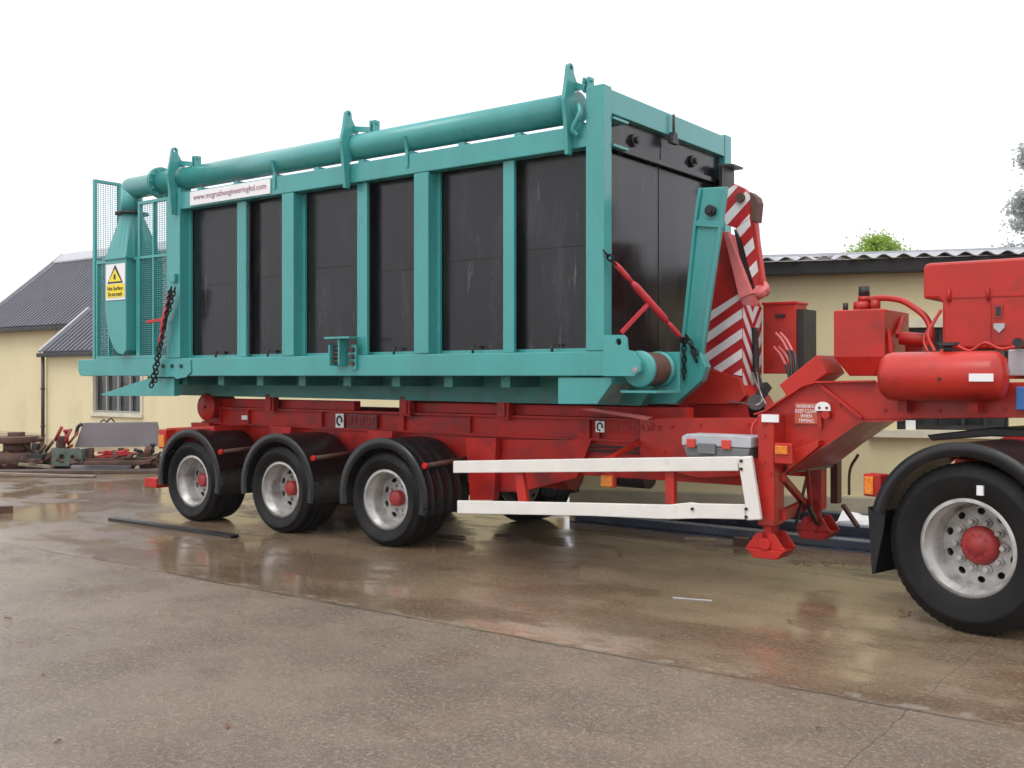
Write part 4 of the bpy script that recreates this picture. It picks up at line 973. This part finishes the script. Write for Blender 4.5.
# jib at the top
J = [T.xz(a, b, ya) for a, b in ((728, 189), (735, 184), (744, 188), (752, 196), (756, 225), (761, 262), (765, 290), (757, 296), (750, 270), (743, 243), (736, 228), (724, 224))]
jb = MB().prism(J, ya-.02, ya+.06).build('hook_jib', ro_, tr, .006)
upA = [T.xz(a, b, ya-.022) for a, b in ((728, 189.5), (735, 185), (744, 189), (750.5, 196), (750, 218), (736, 228), (724, 223.5))]
stripes(upA, ya-.022, .95, .165, .03, jb)
upB = [T.xz(a, b, ya-.022) for a, b in ((750, 218.5), (753.5, 240), (759.5, 277), (757, 291), (750, 270), (743, 243), (736.5, 228.5))]
stripes(upB, ya-.022, .95, .165, .03, jb)
x, z = T.xz(741, 198, ya-.03); MB().cyl((x, ya-.06, z), (x, ya+.08, z), .04, 16).build('pivot_pin', M['rust'], jb)
MB().prism([T.xz(a, b, ya) for a, b in ((751, 192), (757, 197), (759, 203), (757, 222), (753, 222))], ya-.03, ya+.10).build('hook_tip', M['rust'], jb, .004)
MB().tube(smooth_path([q(757, 222, ya+.04), q(759, 245, ya+.04), q(762, 270, ya+.04), q(764, 285, ya+.04)]), .018, 8).build('grease_pipe', M['pink'], jb)
MB().cyl(q(762, 286, ya-.02), q(764, 292, ya+.05), .055, 14).cyl(q(757, 289, ya-.05), q(762, 296, ya+.0), .05, 12).build('ram_end', M['pink'], jb)
MB().prism([T.xz(a, b, ya-.06) for a, b in ((725, 232), (730, 232), (754, 294), (741, 299))], ya-.10, ya-.05).build('link_arm', M['pink'], am, .006)
MB().prism([T.xz(a, b, ya) for a, b in ((734, 229), (741, 240), (752, 278), (754, 294), (748, 294))], ya-.005, ya+.10).build('jib_slot_shade', M['dark'], am)  # solid piece, its dark colour stands in for shade inside the slot
# cables at the knuckle
MB().tube(smooth_path([q(752, 372, 8.2), q(757, 385, 8.0), q(762, 398, 7.9), q(757, 405, 7.8), q(742, 403, 7.9), q(728, 402, 8.1)]), .008, 6).mark().tube(smooth_path([q(757, 372, 8.2), q(760, 392, 7.9), q(766, 404, 7.8)]), .006, 6).build_each('cable', M['steel'], tr)
MB().cyl(q(756, 402, 8.2), q(757, 412, 8.4), .07, 16).bar(q(757, 400, 8.3), q(768, 385, 8.4), .05, .07).build('arm_pivot', M['dark'], tr)
MB().tube(smooth_path([q(757, 420, 7.6), q(752, 428, 7.55), q(754, 445, 7.5), q(761, 455, 7.5)]), .011, 8).build('air_line', M['binder'], tr)

# pipes, bolts and lines along the trailer side
al = MB()
for k, (z, y) in enumerate(((.98, 7.86), (.94, 7.865))): al.tube(smooth_path([(X(470, y), y, z+.01), (-6.0, y-.01, z-.01), (-5.2, y, z+.01), (X(690, y), y-.02, z), (X(745, y), y-.05, z+.04)]), .010, 6).mark()
al.build_each('air_line', M['rubberhose'], tr)
bl2 = MB()
for px, py in ((652, 424), (672, 427), (700, 425), (748, 424), (748, 440), (700, 452), (664, 452), (735, 452)): x, z = T.xz(px, py, 7.79); bl2.cyl((x, 7.785, z), (x, 7.80, z), .014, 6).mark()
for px, py in ((764, 424), (764, 436), (764, 462), (770, 474)): x, z = T.xz(px, py, 7.29); bl2.cyl((x, 7.287, z), (x, 7.30, z), .013, 6).mark()
for px, py in ((885, 410), (910, 412), (940, 411), (985, 411), (1005, 410), (840, 405), (800, 440)): x, z = T.xz(px, py, yg0); bl2.cyl((x, yg0-.012, z), (x, yg0-.0005, z), .014, 6).mark()
bl2.build_each('bolt', M['redold'], tr)
# ================================================================= toolbox on the side guard
tb = empty('toolbox', T, (X(715, 7.3), 7.35, .99), 'grey and red plastic toolbox resting on the white side guard', 'toolbox')
a0, a1 = X(683, 7.27), X(750, 7.27); zz = [Z(715, k, 7.27) for k in (458, 447, 443.5, 435)]
MB().prism([(a0+.03, zz[0]+.0), (a1-.02, zz[0]+.0), (a1, zz[1]), (a0, zz[1])], 7.27, 7.50).build('tray', M['grey'], tb, .01)
MB().prism([(a0-.01, zz[1]+.003), (a1+.01, zz[1]+.003), (a1+.01, zz[3]-.01), (a1-.02, zz[3]), (a0+.03, zz[3]), (a0-.01, zz[3]-.02)], 7.265, 7.505).build('lid', M['lgrey'], tb, .008)
for px in (691, 726): x = X(px, 7.25); MB().box(x-.035, x+.035, 7.24, 7.262, zz[1]-.01, zz[2]+.03).build('catch', M['tored'], tb, .004)
x = X(707, 7.25); MB().box(x-.075, x+.07, 7.235, 7.262, zz[0]+.03, zz[2]+.0).build('handle', M['grey'], tb, .006)

# ================================================================= tractor unit (rear end)
TT = Frame(-50.5)
cen = Wd.xz(965.5, 548, 6.545); wx, wy = TT.c*cen[0]+TT.s*6.545, -TT.s*cen[0]+TT.c*6.545
tu = empty('tractor_unit', TT, (wx, wy, 0), 'rear end of tractor unit with black mudguard and silver red-hubbed wheel under the gooseneck', 'truck')
rw = .53
w1_ = wheel(tu, wx, wy, rw, rw, .300, .30, holes=10, big=True, rec=.19)
wheel(tu, wx, wy+.34, rw, rw, .300, .30, holes=10, big=True, rec=.19)
wheel(tu, wx, wy+1.90, rw, rw, .300, .30, holes=10, big=True, rec=.19)
MB().box(wx+.085, wx+.125, wy-.030, wy-.014, rw+.34, rw+.40).build('tyre_label', M['sticker'], w1_)
MB().cyl((wx, wy+.3, rw), (wx, wy+2.0, rw), .12, 16).build('axle', M['dark'], tu)
arc_guard(tu, wx, rw+.02, .635, wy-.04, wy+.66, 5, 166, M['guardblk'], lip=.085, ribs=False)
arc_guard(tu, wx, rw+.02, .615, wy+1.55, wy+2.25, 5, 172, M['guardblk'], lip=.05, ribs=False)
MB().prism([(wx-.66, rw+.20), (wx-.62, rw+.16), (wx-.605, -.24+rw), (wx-.63, -.25+rw)], wy-.03, wy+.62).prism([(wx-.62, rw+.19), (wx-.51, rw+.30), (wx-.54, rw+.05), (wx-.605, -.24+rw)], wy-.035, wy-.02).build('mud_flap', M['guardblk'], tu, .005)
MB().box(wx-.45, wx+3.2, wy+.72, wy+.80, .78, 1.02).build('chassis_rail', M['redold'], tu, .005)
MB().box(wx-.45, wx+3.2, wy+1.44, wy+1.52, .78, 1.02).build('chassis_rail', M['redold'], tu, .005)
MB().box(wx-.45, wx-.35, wy+.8, wy+1.44, .8, 1.0).build('rear_cross_member', M['redold'], tu)
MB().prism([(wx-.62, 1.14), (wx-.2, 1.19), (wx+.5, 1.19), (wx+.5, 1.25), (wx-.2, 1.25), (wx-.66, 1.18)], wy+.72, wy+1.55).build('fifth_wheel', M['dark'], tu, .01)
MB().prism([(wx-.40, 1.03), (wx-.05, 1.20), (wx+.35, 1.20), (wx+.6, 1.03)], wy+.62, wy+.71).build('fifth_wheel_mount', M['redold'], tu, .005)
lq = (wx-.655, rw+.34)
lh = MB().box(lq[0]-.05, lq[0]+.08, wy-.01, wy+.10, lq[1]-.075, lq[1]+.075).build('marker_lamp', M['redold'], tu, .008)
MB().box(lq[0]-.035, lq[0]+.03, wy-.025, wy-.011, lq[1]-.06, lq[1]+.06).build('lens', M['amber'], lh, .006)

# ================================================================= things on the ground
# steel channel near the rear wheel
ga, gb = T.ground(112, 520), T.ground(235, 538)
def lying_bar(name, fr, a, b, w, h, z, m, label, cat, section='L', group=None):
    A, B = Vector((a[0], a[1], z)), Vector((b[0], b[1], z)); d = (B-A).normalized(); s = Vector((-d.y, d.x, 0)); c = (A+B)/2
    mb = MB()
    if section == 'L':
        mb.bar(A+Vector((0, 0, .004)), B+Vector((0, 0, .004)), w, .008); mb.bar(A+s*(w/2-.004)+Vector((0, 0, h/2)), B+s*(w/2-.004)+Vector((0, 0, h/2)), .008, h)
    elif section == 'I':
        mb.bar(A+Vector((0, 0, .006)), B+Vector((0, 0, .006)), w, .012); mb.bar(A+Vector((0, 0, h-.006)), B+Vector((0, 0, h-.006)), w, .012); mb.bar(A+Vector((0, 0, h/2)), B+Vector((0, 0, h/2)), .01, h-.024)
    elif section == 'U':
        mb.bar(A+Vector((0, 0, h-.005)), B+Vector((0, 0, h-.005)), w, .01)
        for k in (-1, 1): mb.bar(A+s*k*(w/2-.005)+Vector((0, 0, h/2-.006)), B+s*k*(w/2-.005)+Vector((0, 0, h/2-.006)), .01, h-.012)
    else: mb.bar(A+Vector((0, 0, h/2)), B+Vector((0, 0, h/2)), w, h)
    o = mb.build(name, m, None, .002, org=(c.x, c.y, 0), fr=fr); top(o, label, cat, group); return o
lying_bar('steel_channel', T, ga, gb, .10, .03, 0, M['dark'], 'dark wet steel channel lying on the concrete beside the rear wheels', 'steel bar', 'U')
gc, gd = T.ground(-20, 514), T.ground(13, 512.5)
lying_bar('steel_offcut', T, gc, gd, .10, .08, 0, M['rust'], 'short rusty brown steel offcut at the left edge of the yard', 'steel offcut', 'U')
# blue steel beams behind the legs
q_ = [(Wd.ground(575, 521), Wd.ground(905, 556), 0), (Wd.ground(610, 516), Wd.ground(915, 543), 0), (Wd.ground(700, 514), Wd.ground(930, 533), 0)]
for k, (a, b, z) in enumerate(q_):
    lying_bar('steel_beam', Wd, a, b, .16, .10+.02*k, z, M['bluebeam'], ('nearest of the three blue-grey steel beams lying behind the landing legs', 'middle of the three blue-grey steel beams lying behind the landing legs', 'rearmost blue-grey steel beam lying against the shed plinth')[k], 'steel beam', 'I', 'steel beams stacked by the shed')
def lump(name, cx, cy, sx, sy, sz, m, label, cat, seed=1, sub=2, jag=.3, z=0):
    bm = bmesh.new(); bmesh.ops.create_icosphere(bm, subdivisions=sub, radius=1); rnd = random.Random(seed)
    for v in bm.verts:
        f = 1+rnd.uniform(-jag, jag); v.co = Vector((v.co.x*sx*f, v.co.y*sy*f, max(v.co.z, -.3)*sz*f+sz*.3+z))
    me = bpy.data.meshes.new(name); bm.to_mesh(me); bm.free(); me.materials.append(m)
    o = bpy.data.objects.new(name, me); C.objects.link(o); o.location = (cx, cy, 0); top(o, label, cat); return o
p = Wd.ground(858, 533); lump('crumpled_sheet', p[0], p[1]-.02, .26, .14, .16, M['sticker'], 'crumpled white plastic sheet lying on the blue beams by the tractor wheel', 'plastic sheet', 3, 2, .35)
p = Wd.ground(708, 541); lying_bar('timber_block', Wd, (p[0]-.22, p[1]+.03), (p[0]+.05, p[1]-.05), .07, .025, 0, M['wood'], 'brown short timber block lying by the blue beams under the guard', 'timber block', 'B')
p = Wd.ground(742, 546); lying_bar('brick_block', Wd, (p[0]-.07, p[1]+.03), (p[0]+.06, p[1]-.02), .09, .08, 0, M['rust'], 'dark brown block propping the near beam left of the landing leg', 'block', 'B')
p0, p1 = Wd.ground(673, 598), Wd.ground(712, 601); lying_bar('white_strip', Wd, p0, p1, .018, .006, 0, M['lgrey'], 'thin pale strip lying on the wet concrete below the guard', 'strip', 'B')
p0, p1 = Wd.ground(180, 565), Wd.ground(208, 566); lying_bar('wood_sliver', Wd, p0, p1, .010, .006, 0, M['timber'], 'thin dark wood sliver lying left of the second wheel', 'sliver', 'B')
# leaves
def leaf(px, py, s, label, rot):
    p = Wd.ground(px, py); mb = MB(); pts = []
    for k in range(12):
        t = 2*math.pi*k/12; r = s*(.5+.5*abs(math.cos(t)))*(.75+.25*random.random()); pts.append((r*math.cos(t)*1.1, r*math.sin(t)*.7, .004+.014*random.random()))
    vs = [(x*math.cos(rot)-y*math.sin(rot)+p[0], x*math.sin(rot)+y*math.cos(rot)+p[1], z) for x, y, z in pts] + [(p[0], p[1], .012)]
    mb.add(vs, [(i, (i+1) % 12, 12) for i in range(12)]); o = mb.build('leaf', M['leaf'], org=(p[0], p[1], 0), fr=Wd)
    sd_ = o.modifiers.new('s', 'SOLIDIFY'); sd_.thickness = .002
    top(o, label, 'leaf')
for a in ((8, 619, .028, 'curled brown leaf on the concrete near the left edge', .3), (57, 743, .022, 'small brown leaf at the bottom left corner', 1.2), (43, 676, .018, 'dark scrap of leaf on the grey concrete at lower left', 2), (818, 730, .018, 'small dark leaf at the lower right below the slab joint', .7),
          (790, 622, .022, 'brown leaf on the wet concrete between leg and tractor wheel', 2.2), (909, 614, .03, 'dark leaf close to the tractor wheel', 1.0), (620, 555, .03, 'brown leaf under the white side guard', .2), (228, 728, .022, 'flattened grey-brown leaf at the bottom centre left', 1.9)): leaf(*a)
# loose debris: uncountable grit
deb = MB()
def grit(px0, px1, py0, py1, n, s0, s1):
    for _ in range(n):
        px, py = random.uniform(px0, px1), random.uniform(py0, py1); p = Wd.ground(px, py); s = random.uniform(s0, s1)
        t = random.uniform(0, 3.14); c_, s_ = math.cos(t)*s, math.sin(t)*s
        deb.add([(p[0]-c_, p[1]-s_, 0), (p[0]+s_*.6, p[1]-c_*.6, 0), (p[0]+c_, p[1]+s_, 0), (p[0]-s_*.6, p[1]+c_*.6, 0), (p[0], p[1], s*.5)], [(0, 1, 4), (1, 2, 4), (2, 3, 4), (3, 0, 4)])
grit(790, 885, 550, 566, 170, .006, .018); grit(700, 880, 556, 600, 60, .004, .012); grit(0, 1024, 570, 768, 700, .0015, .0045); grit(0, 420, 500, 600, 70, .004, .012); grit(580, 760, 545, 575, 60, .004, .012); grit(890, 930, 610, 625, 20, .005, .015)
do = deb.build('grit', M['leaf'], None, weld=False, fr=Wd); do['kind'] = 'stuff'; top(do, 'brown grit and leaf scraps scattered over the wet concrete', 'debris')

# ---- scrap along the left building
def P3(px, py, d): return Vector(((px-512)/F_PX*d, d, H_EYE+(HORIZ-py)/F_PX*d))
D = 18.2
kb = MB(); a, b = P3(-60, 474, 17.2), P3(185, 472, 17.3)
kb.bar((a.x, 17.2, .03), (b.x, 17.5, .03), .30, .06)
top(kb.build('timber_sleeper', M['timber'], None, .01, org=(a.x, 17.2, 0), fr=Wd), 'long dark timber sleeper edging the scrap pile at far left', 'timber')
pk = MB(); a, b = P3(-40, 470, 16.9), P3(95, 473, 16.6)
pk.bar((a.x, a.y, .06), (b.x, b.y, .02), .10, .03)
top(pk.build('plank', M['wood'], None, .004, org=(a.x, a.y, 0), fr=Wd), 'wet brown plank lying in front of the dark sleeper', 'plank')
h0 = [P3(a, b, D) for a, b in ((83, 423), (153, 422.5), (157.5, 446.5), (75, 447.5))]
hp = MB().plate([(v.x, v.z) for v in h0], [], D, D+.02)
zr, zl_ = h0[0].z, h0[2].z
hp.add([(h0[0].x, D, zr), (h0[1].x, D, zr), (h0[1].x, D+.25, zr), (h0[0].x, D+.25, zr)], [(0, 1, 2, 3)]).plate([(v.x, v.z) for v in h0], [], D+.23, D+.25)
hp.add([(h0[1].x, D, zr), (h0[2].x, D, zl_), (h0[2].x, D+.25, zl_), (h0[1].x, D+.25, zr)], [(0, 1, 2, 3)]).add([(h0[0].x, D, zr), (h0[3].x, D, zl_), (h0[3].x, D+.25, zl_), (h0[0].x, D+.25, zr)], [(0, 1, 2, 3)])
top(hp.build('metal_trough', M['skipgrey'], None, org=(h0[0].x, D, 0), fr=Wd), 'upturned grey sheet-metal trough on the scrap pile below the dark window', 'trough')
tz_ = MB(); p = lambda a, b, d=D: P3(a, b, d)
tz_.tube(smooth_path([p(98, 424, D+.3), p(104, 420, D+.3), p(108, 424, D+.3)]), .012, 6).tube(smooth_path([p(106, 423, D+.3), p(111, 418.5, D+.3), p(115, 423, D+.3)]), .014, 6).tube(smooth_path([p(82, 424), p(78, 427), p(76, 435)]), .03, 6)
top(tz_.build('bent_cable', M['rubberhose'], None, org=tuple(p(106, 423)), fr=Wd), 'bent black cable looping over the grey trough', 'cable')
def rack():
    o = empty('red_frame', Wd, (p(118, 455).x, D-.2, 0), 'heap of tangled red metal bars under the grey trough', 'metal frame')
    m = MB()
    for k in range(9):
        a, b = p(96+random.uniform(-1, 10), 450+random.uniform(0, 8), D-.1*random.random()), p(135+random.uniform(-14, 4), 447+random.uniform(0, 9), D-.1*random.random()); m.cyl(a, b, .018, 6)
    m.build('bar', M['binder'], o)
    m = MB(); m.bar(p(88, 462, D-.2), p(150, 461, D-.2), .3, .12); m.bar(p(90, 470, D-.2), p(91, 448, D-.2), .08, .08).bar(p(147, 470, D-.2), p(148, 447, D), .08, .08).bar(p(120, 470, D), p(121, 448, D), .08, .08)
    m.build('stand', M['rust'], o)
rack()
def pulley():
    o = empty('rusty_drum', Wd, (p(17, 455).x, D, 0), 'rusty stacked drum and plates at the far left of the scrap pile', 'scrap drum'); c = p(17, 455)
    z1 = p(17, 439).z; m = MB(); m.cyl((c.x, D, 0), (c.x, D, z1-.22), .30, 20, .36).cyl((c.x, D, z1-.22), (c.x, D, z1-.05), .22, 20)
    m.build('drum', M['rust'], o); m = MB(); m.cyl((c.x-.03, D, z1-.06), (c.x-.03, D, z1+.05), .38, 20).box(c.x-.12, c.x+.10, D-.1, D+.1, z1+.05, z1+.12); m.build('lid', M['rust'], o, .01)
pulley()
def scrap_machine(name, px, py0, py1, w, m1, m2, label, cat, sd):
    rnd = random.Random(sd); c = p(px, py0); z1 = p(px, py1).z; o = empty(name, Wd, (c.x, D-.1, 0), label, cat)
    m = MB(); m.box(c.x-w/2, c.x+w/2, D-.25, D+.1, 0, z1*.55).cyl((c.x-w*.2, D-.1, z1*.5), (c.x-w*.15, D-.1, z1*.9), w*.22, 12).cyl((c.x+w*.2, D-.35, z1*.4), (c.x+w*.2, D+.1, z1*.4), w*.25, 12)
    m.build('casing', m1, o, .01)
    m = MB()
    for k in range(7):
        a = Vector((c.x+rnd.uniform(-w/2, w/2), D-.3+rnd.uniform(0, .3), rnd.uniform(.05, z1*.8))); b = a+Vector((rnd.uniform(-w, w)*.5, rnd.uniform(-.1, .1), rnd.uniform(-.1, .25))); m.cyl(a, b, .02+.02*rnd.random(), 6)
    m.cyl((c.x+w*.1, D-.1, z1*.7), (c.x+w*.1, D-.1, z1), w*.10, 10).cyl((c.x+w*.1, D-.1, z1), (c.x+w*.1, D-.1, z1+.05), w*.16, 10)
    m.build('fitting', m2, o); return o
scrap_machine('scrap_engine', 42, 468, 440, .34, M['dark'], M['rust'], 'dark oily scrap engine standing beside the brown downpipe', 'scrap engine', 3)
scrap_machine('scrap_valve', 67, 468, 432, .36, M['rust'], M['hubred'], 'rusty red valve assembly left of the grey trough', 'scrap valve', 5)
scrap_machine('scrap_gearbox', 153, 468, 446, .30, M['rust'], M['dark'], 'rusty gearbox parts at the right end of the scrap pile by the tail lamp', 'scrap gearbox', 8)
gm = MB(); a = p(52, 448, D-.4); b = p(82, 466, D-.4)
gm.plate([(a.x, b.z), (b.x, b.z), (b.x, a.z-.02), (a.x, a.z)], [((a.x+b.x)/2-.08, (a.z+b.z)/2, .05), ((a.x+b.x)/2+.1, (a.z+b.z)/2, .04)], D-.42, D-.38).box(a.x, a.x+.04, D-.38, D-.1, b.z-.05, a.z+.0).box(b.x-.04, b.x, D-.38, D-.1, b.z-.05, a.z-.02)
gm.bar((a.x-.1, D-.5, b.z-.10), (b.x+.3, D-.5, b.z-.08), .12, .05)
top(gm.build('green_panel', M['greenmc'], None, .004, org=(a.x, D-.4, 0), fr=Wd), 'grey-green punched metal panel leaning on the scrap pile', 'metal panel')
for k, (a, b, c_, lab) in enumerate(((20, 52, 464, 'brown short plank sloping over scrap near the rusty drum'), (72, 130, 467, 'long grey bar lying under the red bars'), (84, 150, 463, 'dark channel lying across the base of the trough stand'))):
    m = MB(); A, B = p(a, c_, D-.55-.08*k), p(b, c_+(3, 0, -1)[k], D-.6-.08*k); A.z = max(A.z, .05+.03*k); B.z = max(B.z, .05+.03*k); m.bar(A, B, .10, .05)
    top(m.build('scrap_bar', (M['wood'], M['skipgrey'], M['rust'])[k], None, .004, org=tuple(A), fr=Wd), lab, 'scrap bar')
rnd = random.Random(11); m = MB()
for k in range(130):
    c = p(rnd.uniform(-20, 165), 470, D-rnd.uniform(-.5, .6)); s = rnd.uniform(.03, .13); a = Vector((c.x, c.y, rnd.uniform(.02, .22))); b = a+Vector((rnd.uniform(-.25, .25), rnd.uniform(-.15, .15), rnd.uniform(-.05, .14)))
    m.bar(a, b, s*.7, s*.5) if k % 3 else m.cyl(a, b, s*.3, 7)
mo = m.build('scrap_heap', M['rust'], None, weld=False, org=(p(80, 470).x, D, 0), fr=Wd); mo['kind'] = 'stuff'; top(mo, 'low heap of small rusty scrap pieces along the workshop wall', 'scrap heap')

# ================================================================= trees
def tree(name, label, px, d, ztop, rad, crown_h, m, n, leafs, seed, conifer=False, group=None):
    rnd = random.Random(seed); x = (px-512)/F_PX*d
    o = empty(name, Wd, (x, d, 0), label, 'tree')
    t = MB(); zc = ztop-crown_h; t.tube([(x, d, 0), (x+.05, d, zc), (x, d+.05, ztop-.3)], [rad*.16, rad*.10, .03], 8)
    tips = []
    nb = 46 if conifer else 26
    for k in range(nb):
        f = k/nb; z = zc+(ztop-zc)*f*.97; a = rnd.uniform(0, 6.28)
        rr = rad*(1-f*.80)*rnd.uniform(.7, 1.1) if conifer else rad*math.sqrt(max(.05, 1-(2*f-.9)**2))*rnd.uniform(.6, 1.05)
        e = Vector((x+rr*math.cos(a), d+rr*math.sin(a), z+(rr*.05 if conifer else rr*.45))); b0 = Vector((x, d, z-(0 if conifer else rr*.3)))
        t.tube([b0, b0.lerp(e, .5)+Vector((0, 0, .1)), e], [.06, .035, .012], 5)
        for j in range(7): tips.append((b0.lerp(e, .35+.65*rnd.random()), rr))
    t.build('trunk', M['bark'], o)
    c = MB(); vs = []; fs = []
    for k in range(n):
        tp_, rr = rnd.choice(tips); sp_ = .12+.10*rad if not conifer else .16+.05*rad
        q_ = tp_+Vector((rnd.gauss(0, sp_), rnd.gauss(0, sp_), rnd.gauss(0, sp_*.6)-(.12 if conifer else 0)))
        s = leafs*rnd.uniform(.6, 1.4); u = Vector((rnd.gauss(0, 1), rnd.gauss(0, 1), rnd.gauss(0, .8))).normalized(); w = u.orthogonal().normalized()
        w = (w*math.cos(k)+u.cross(w)*math.sin(k)); i = len(vs); vs += [q_-u*s, q_+w*s*.5, q_+u*s, q_-w*s*.5]; fs.append((i, i+1, i+2, i+3))
    c.add(vs, fs); c.build('crown', m, o, weld=False)
tree('leafy_tree', 'small bright green tree top showing above the shed roof', 874, 32, 5.85, 1.05, 3.2, M['fol1'], 16000, .05, 4)
tree('conifer_tree', 'grey-green conifer rising behind the shed at the right edge', 1046, 42, 11.6, 2.6, 8.5, M['fol2'], 42000, .085, 9, True)
tree('leafy_tree', 'tiny distant tree top between the green tree and the conifer', 910, 60, 8.6, .9, 3, M['fol2'], 2500, .06, 12)

# ================================================================= rain haze
hzb = MB().box(-700, 700, -700, 700, -1, 12.5).build('haze', None or M['glass'], None, fr=Wd)
hm = bpy.data.materials.new('rain_haze'); hm.use_nodes = True; hm.node_tree.nodes.clear()
ho_ = hm.node_tree.nodes.new('ShaderNodeOutputMaterial'); hv_ = hm.node_tree.nodes.new('ShaderNodeVolumePrincipled')
hv_.inputs['Color'].default_value = (.93, .94, .96, 1); hv_.inputs['Density'].default_value = .0005
hm.node_tree.links.new(hv_.outputs['Volume'], ho_.inputs['Volume'])
hzb.data.materials.clear(); hzb.data.materials.append(hm); hzb['kind'] = 'stuff'
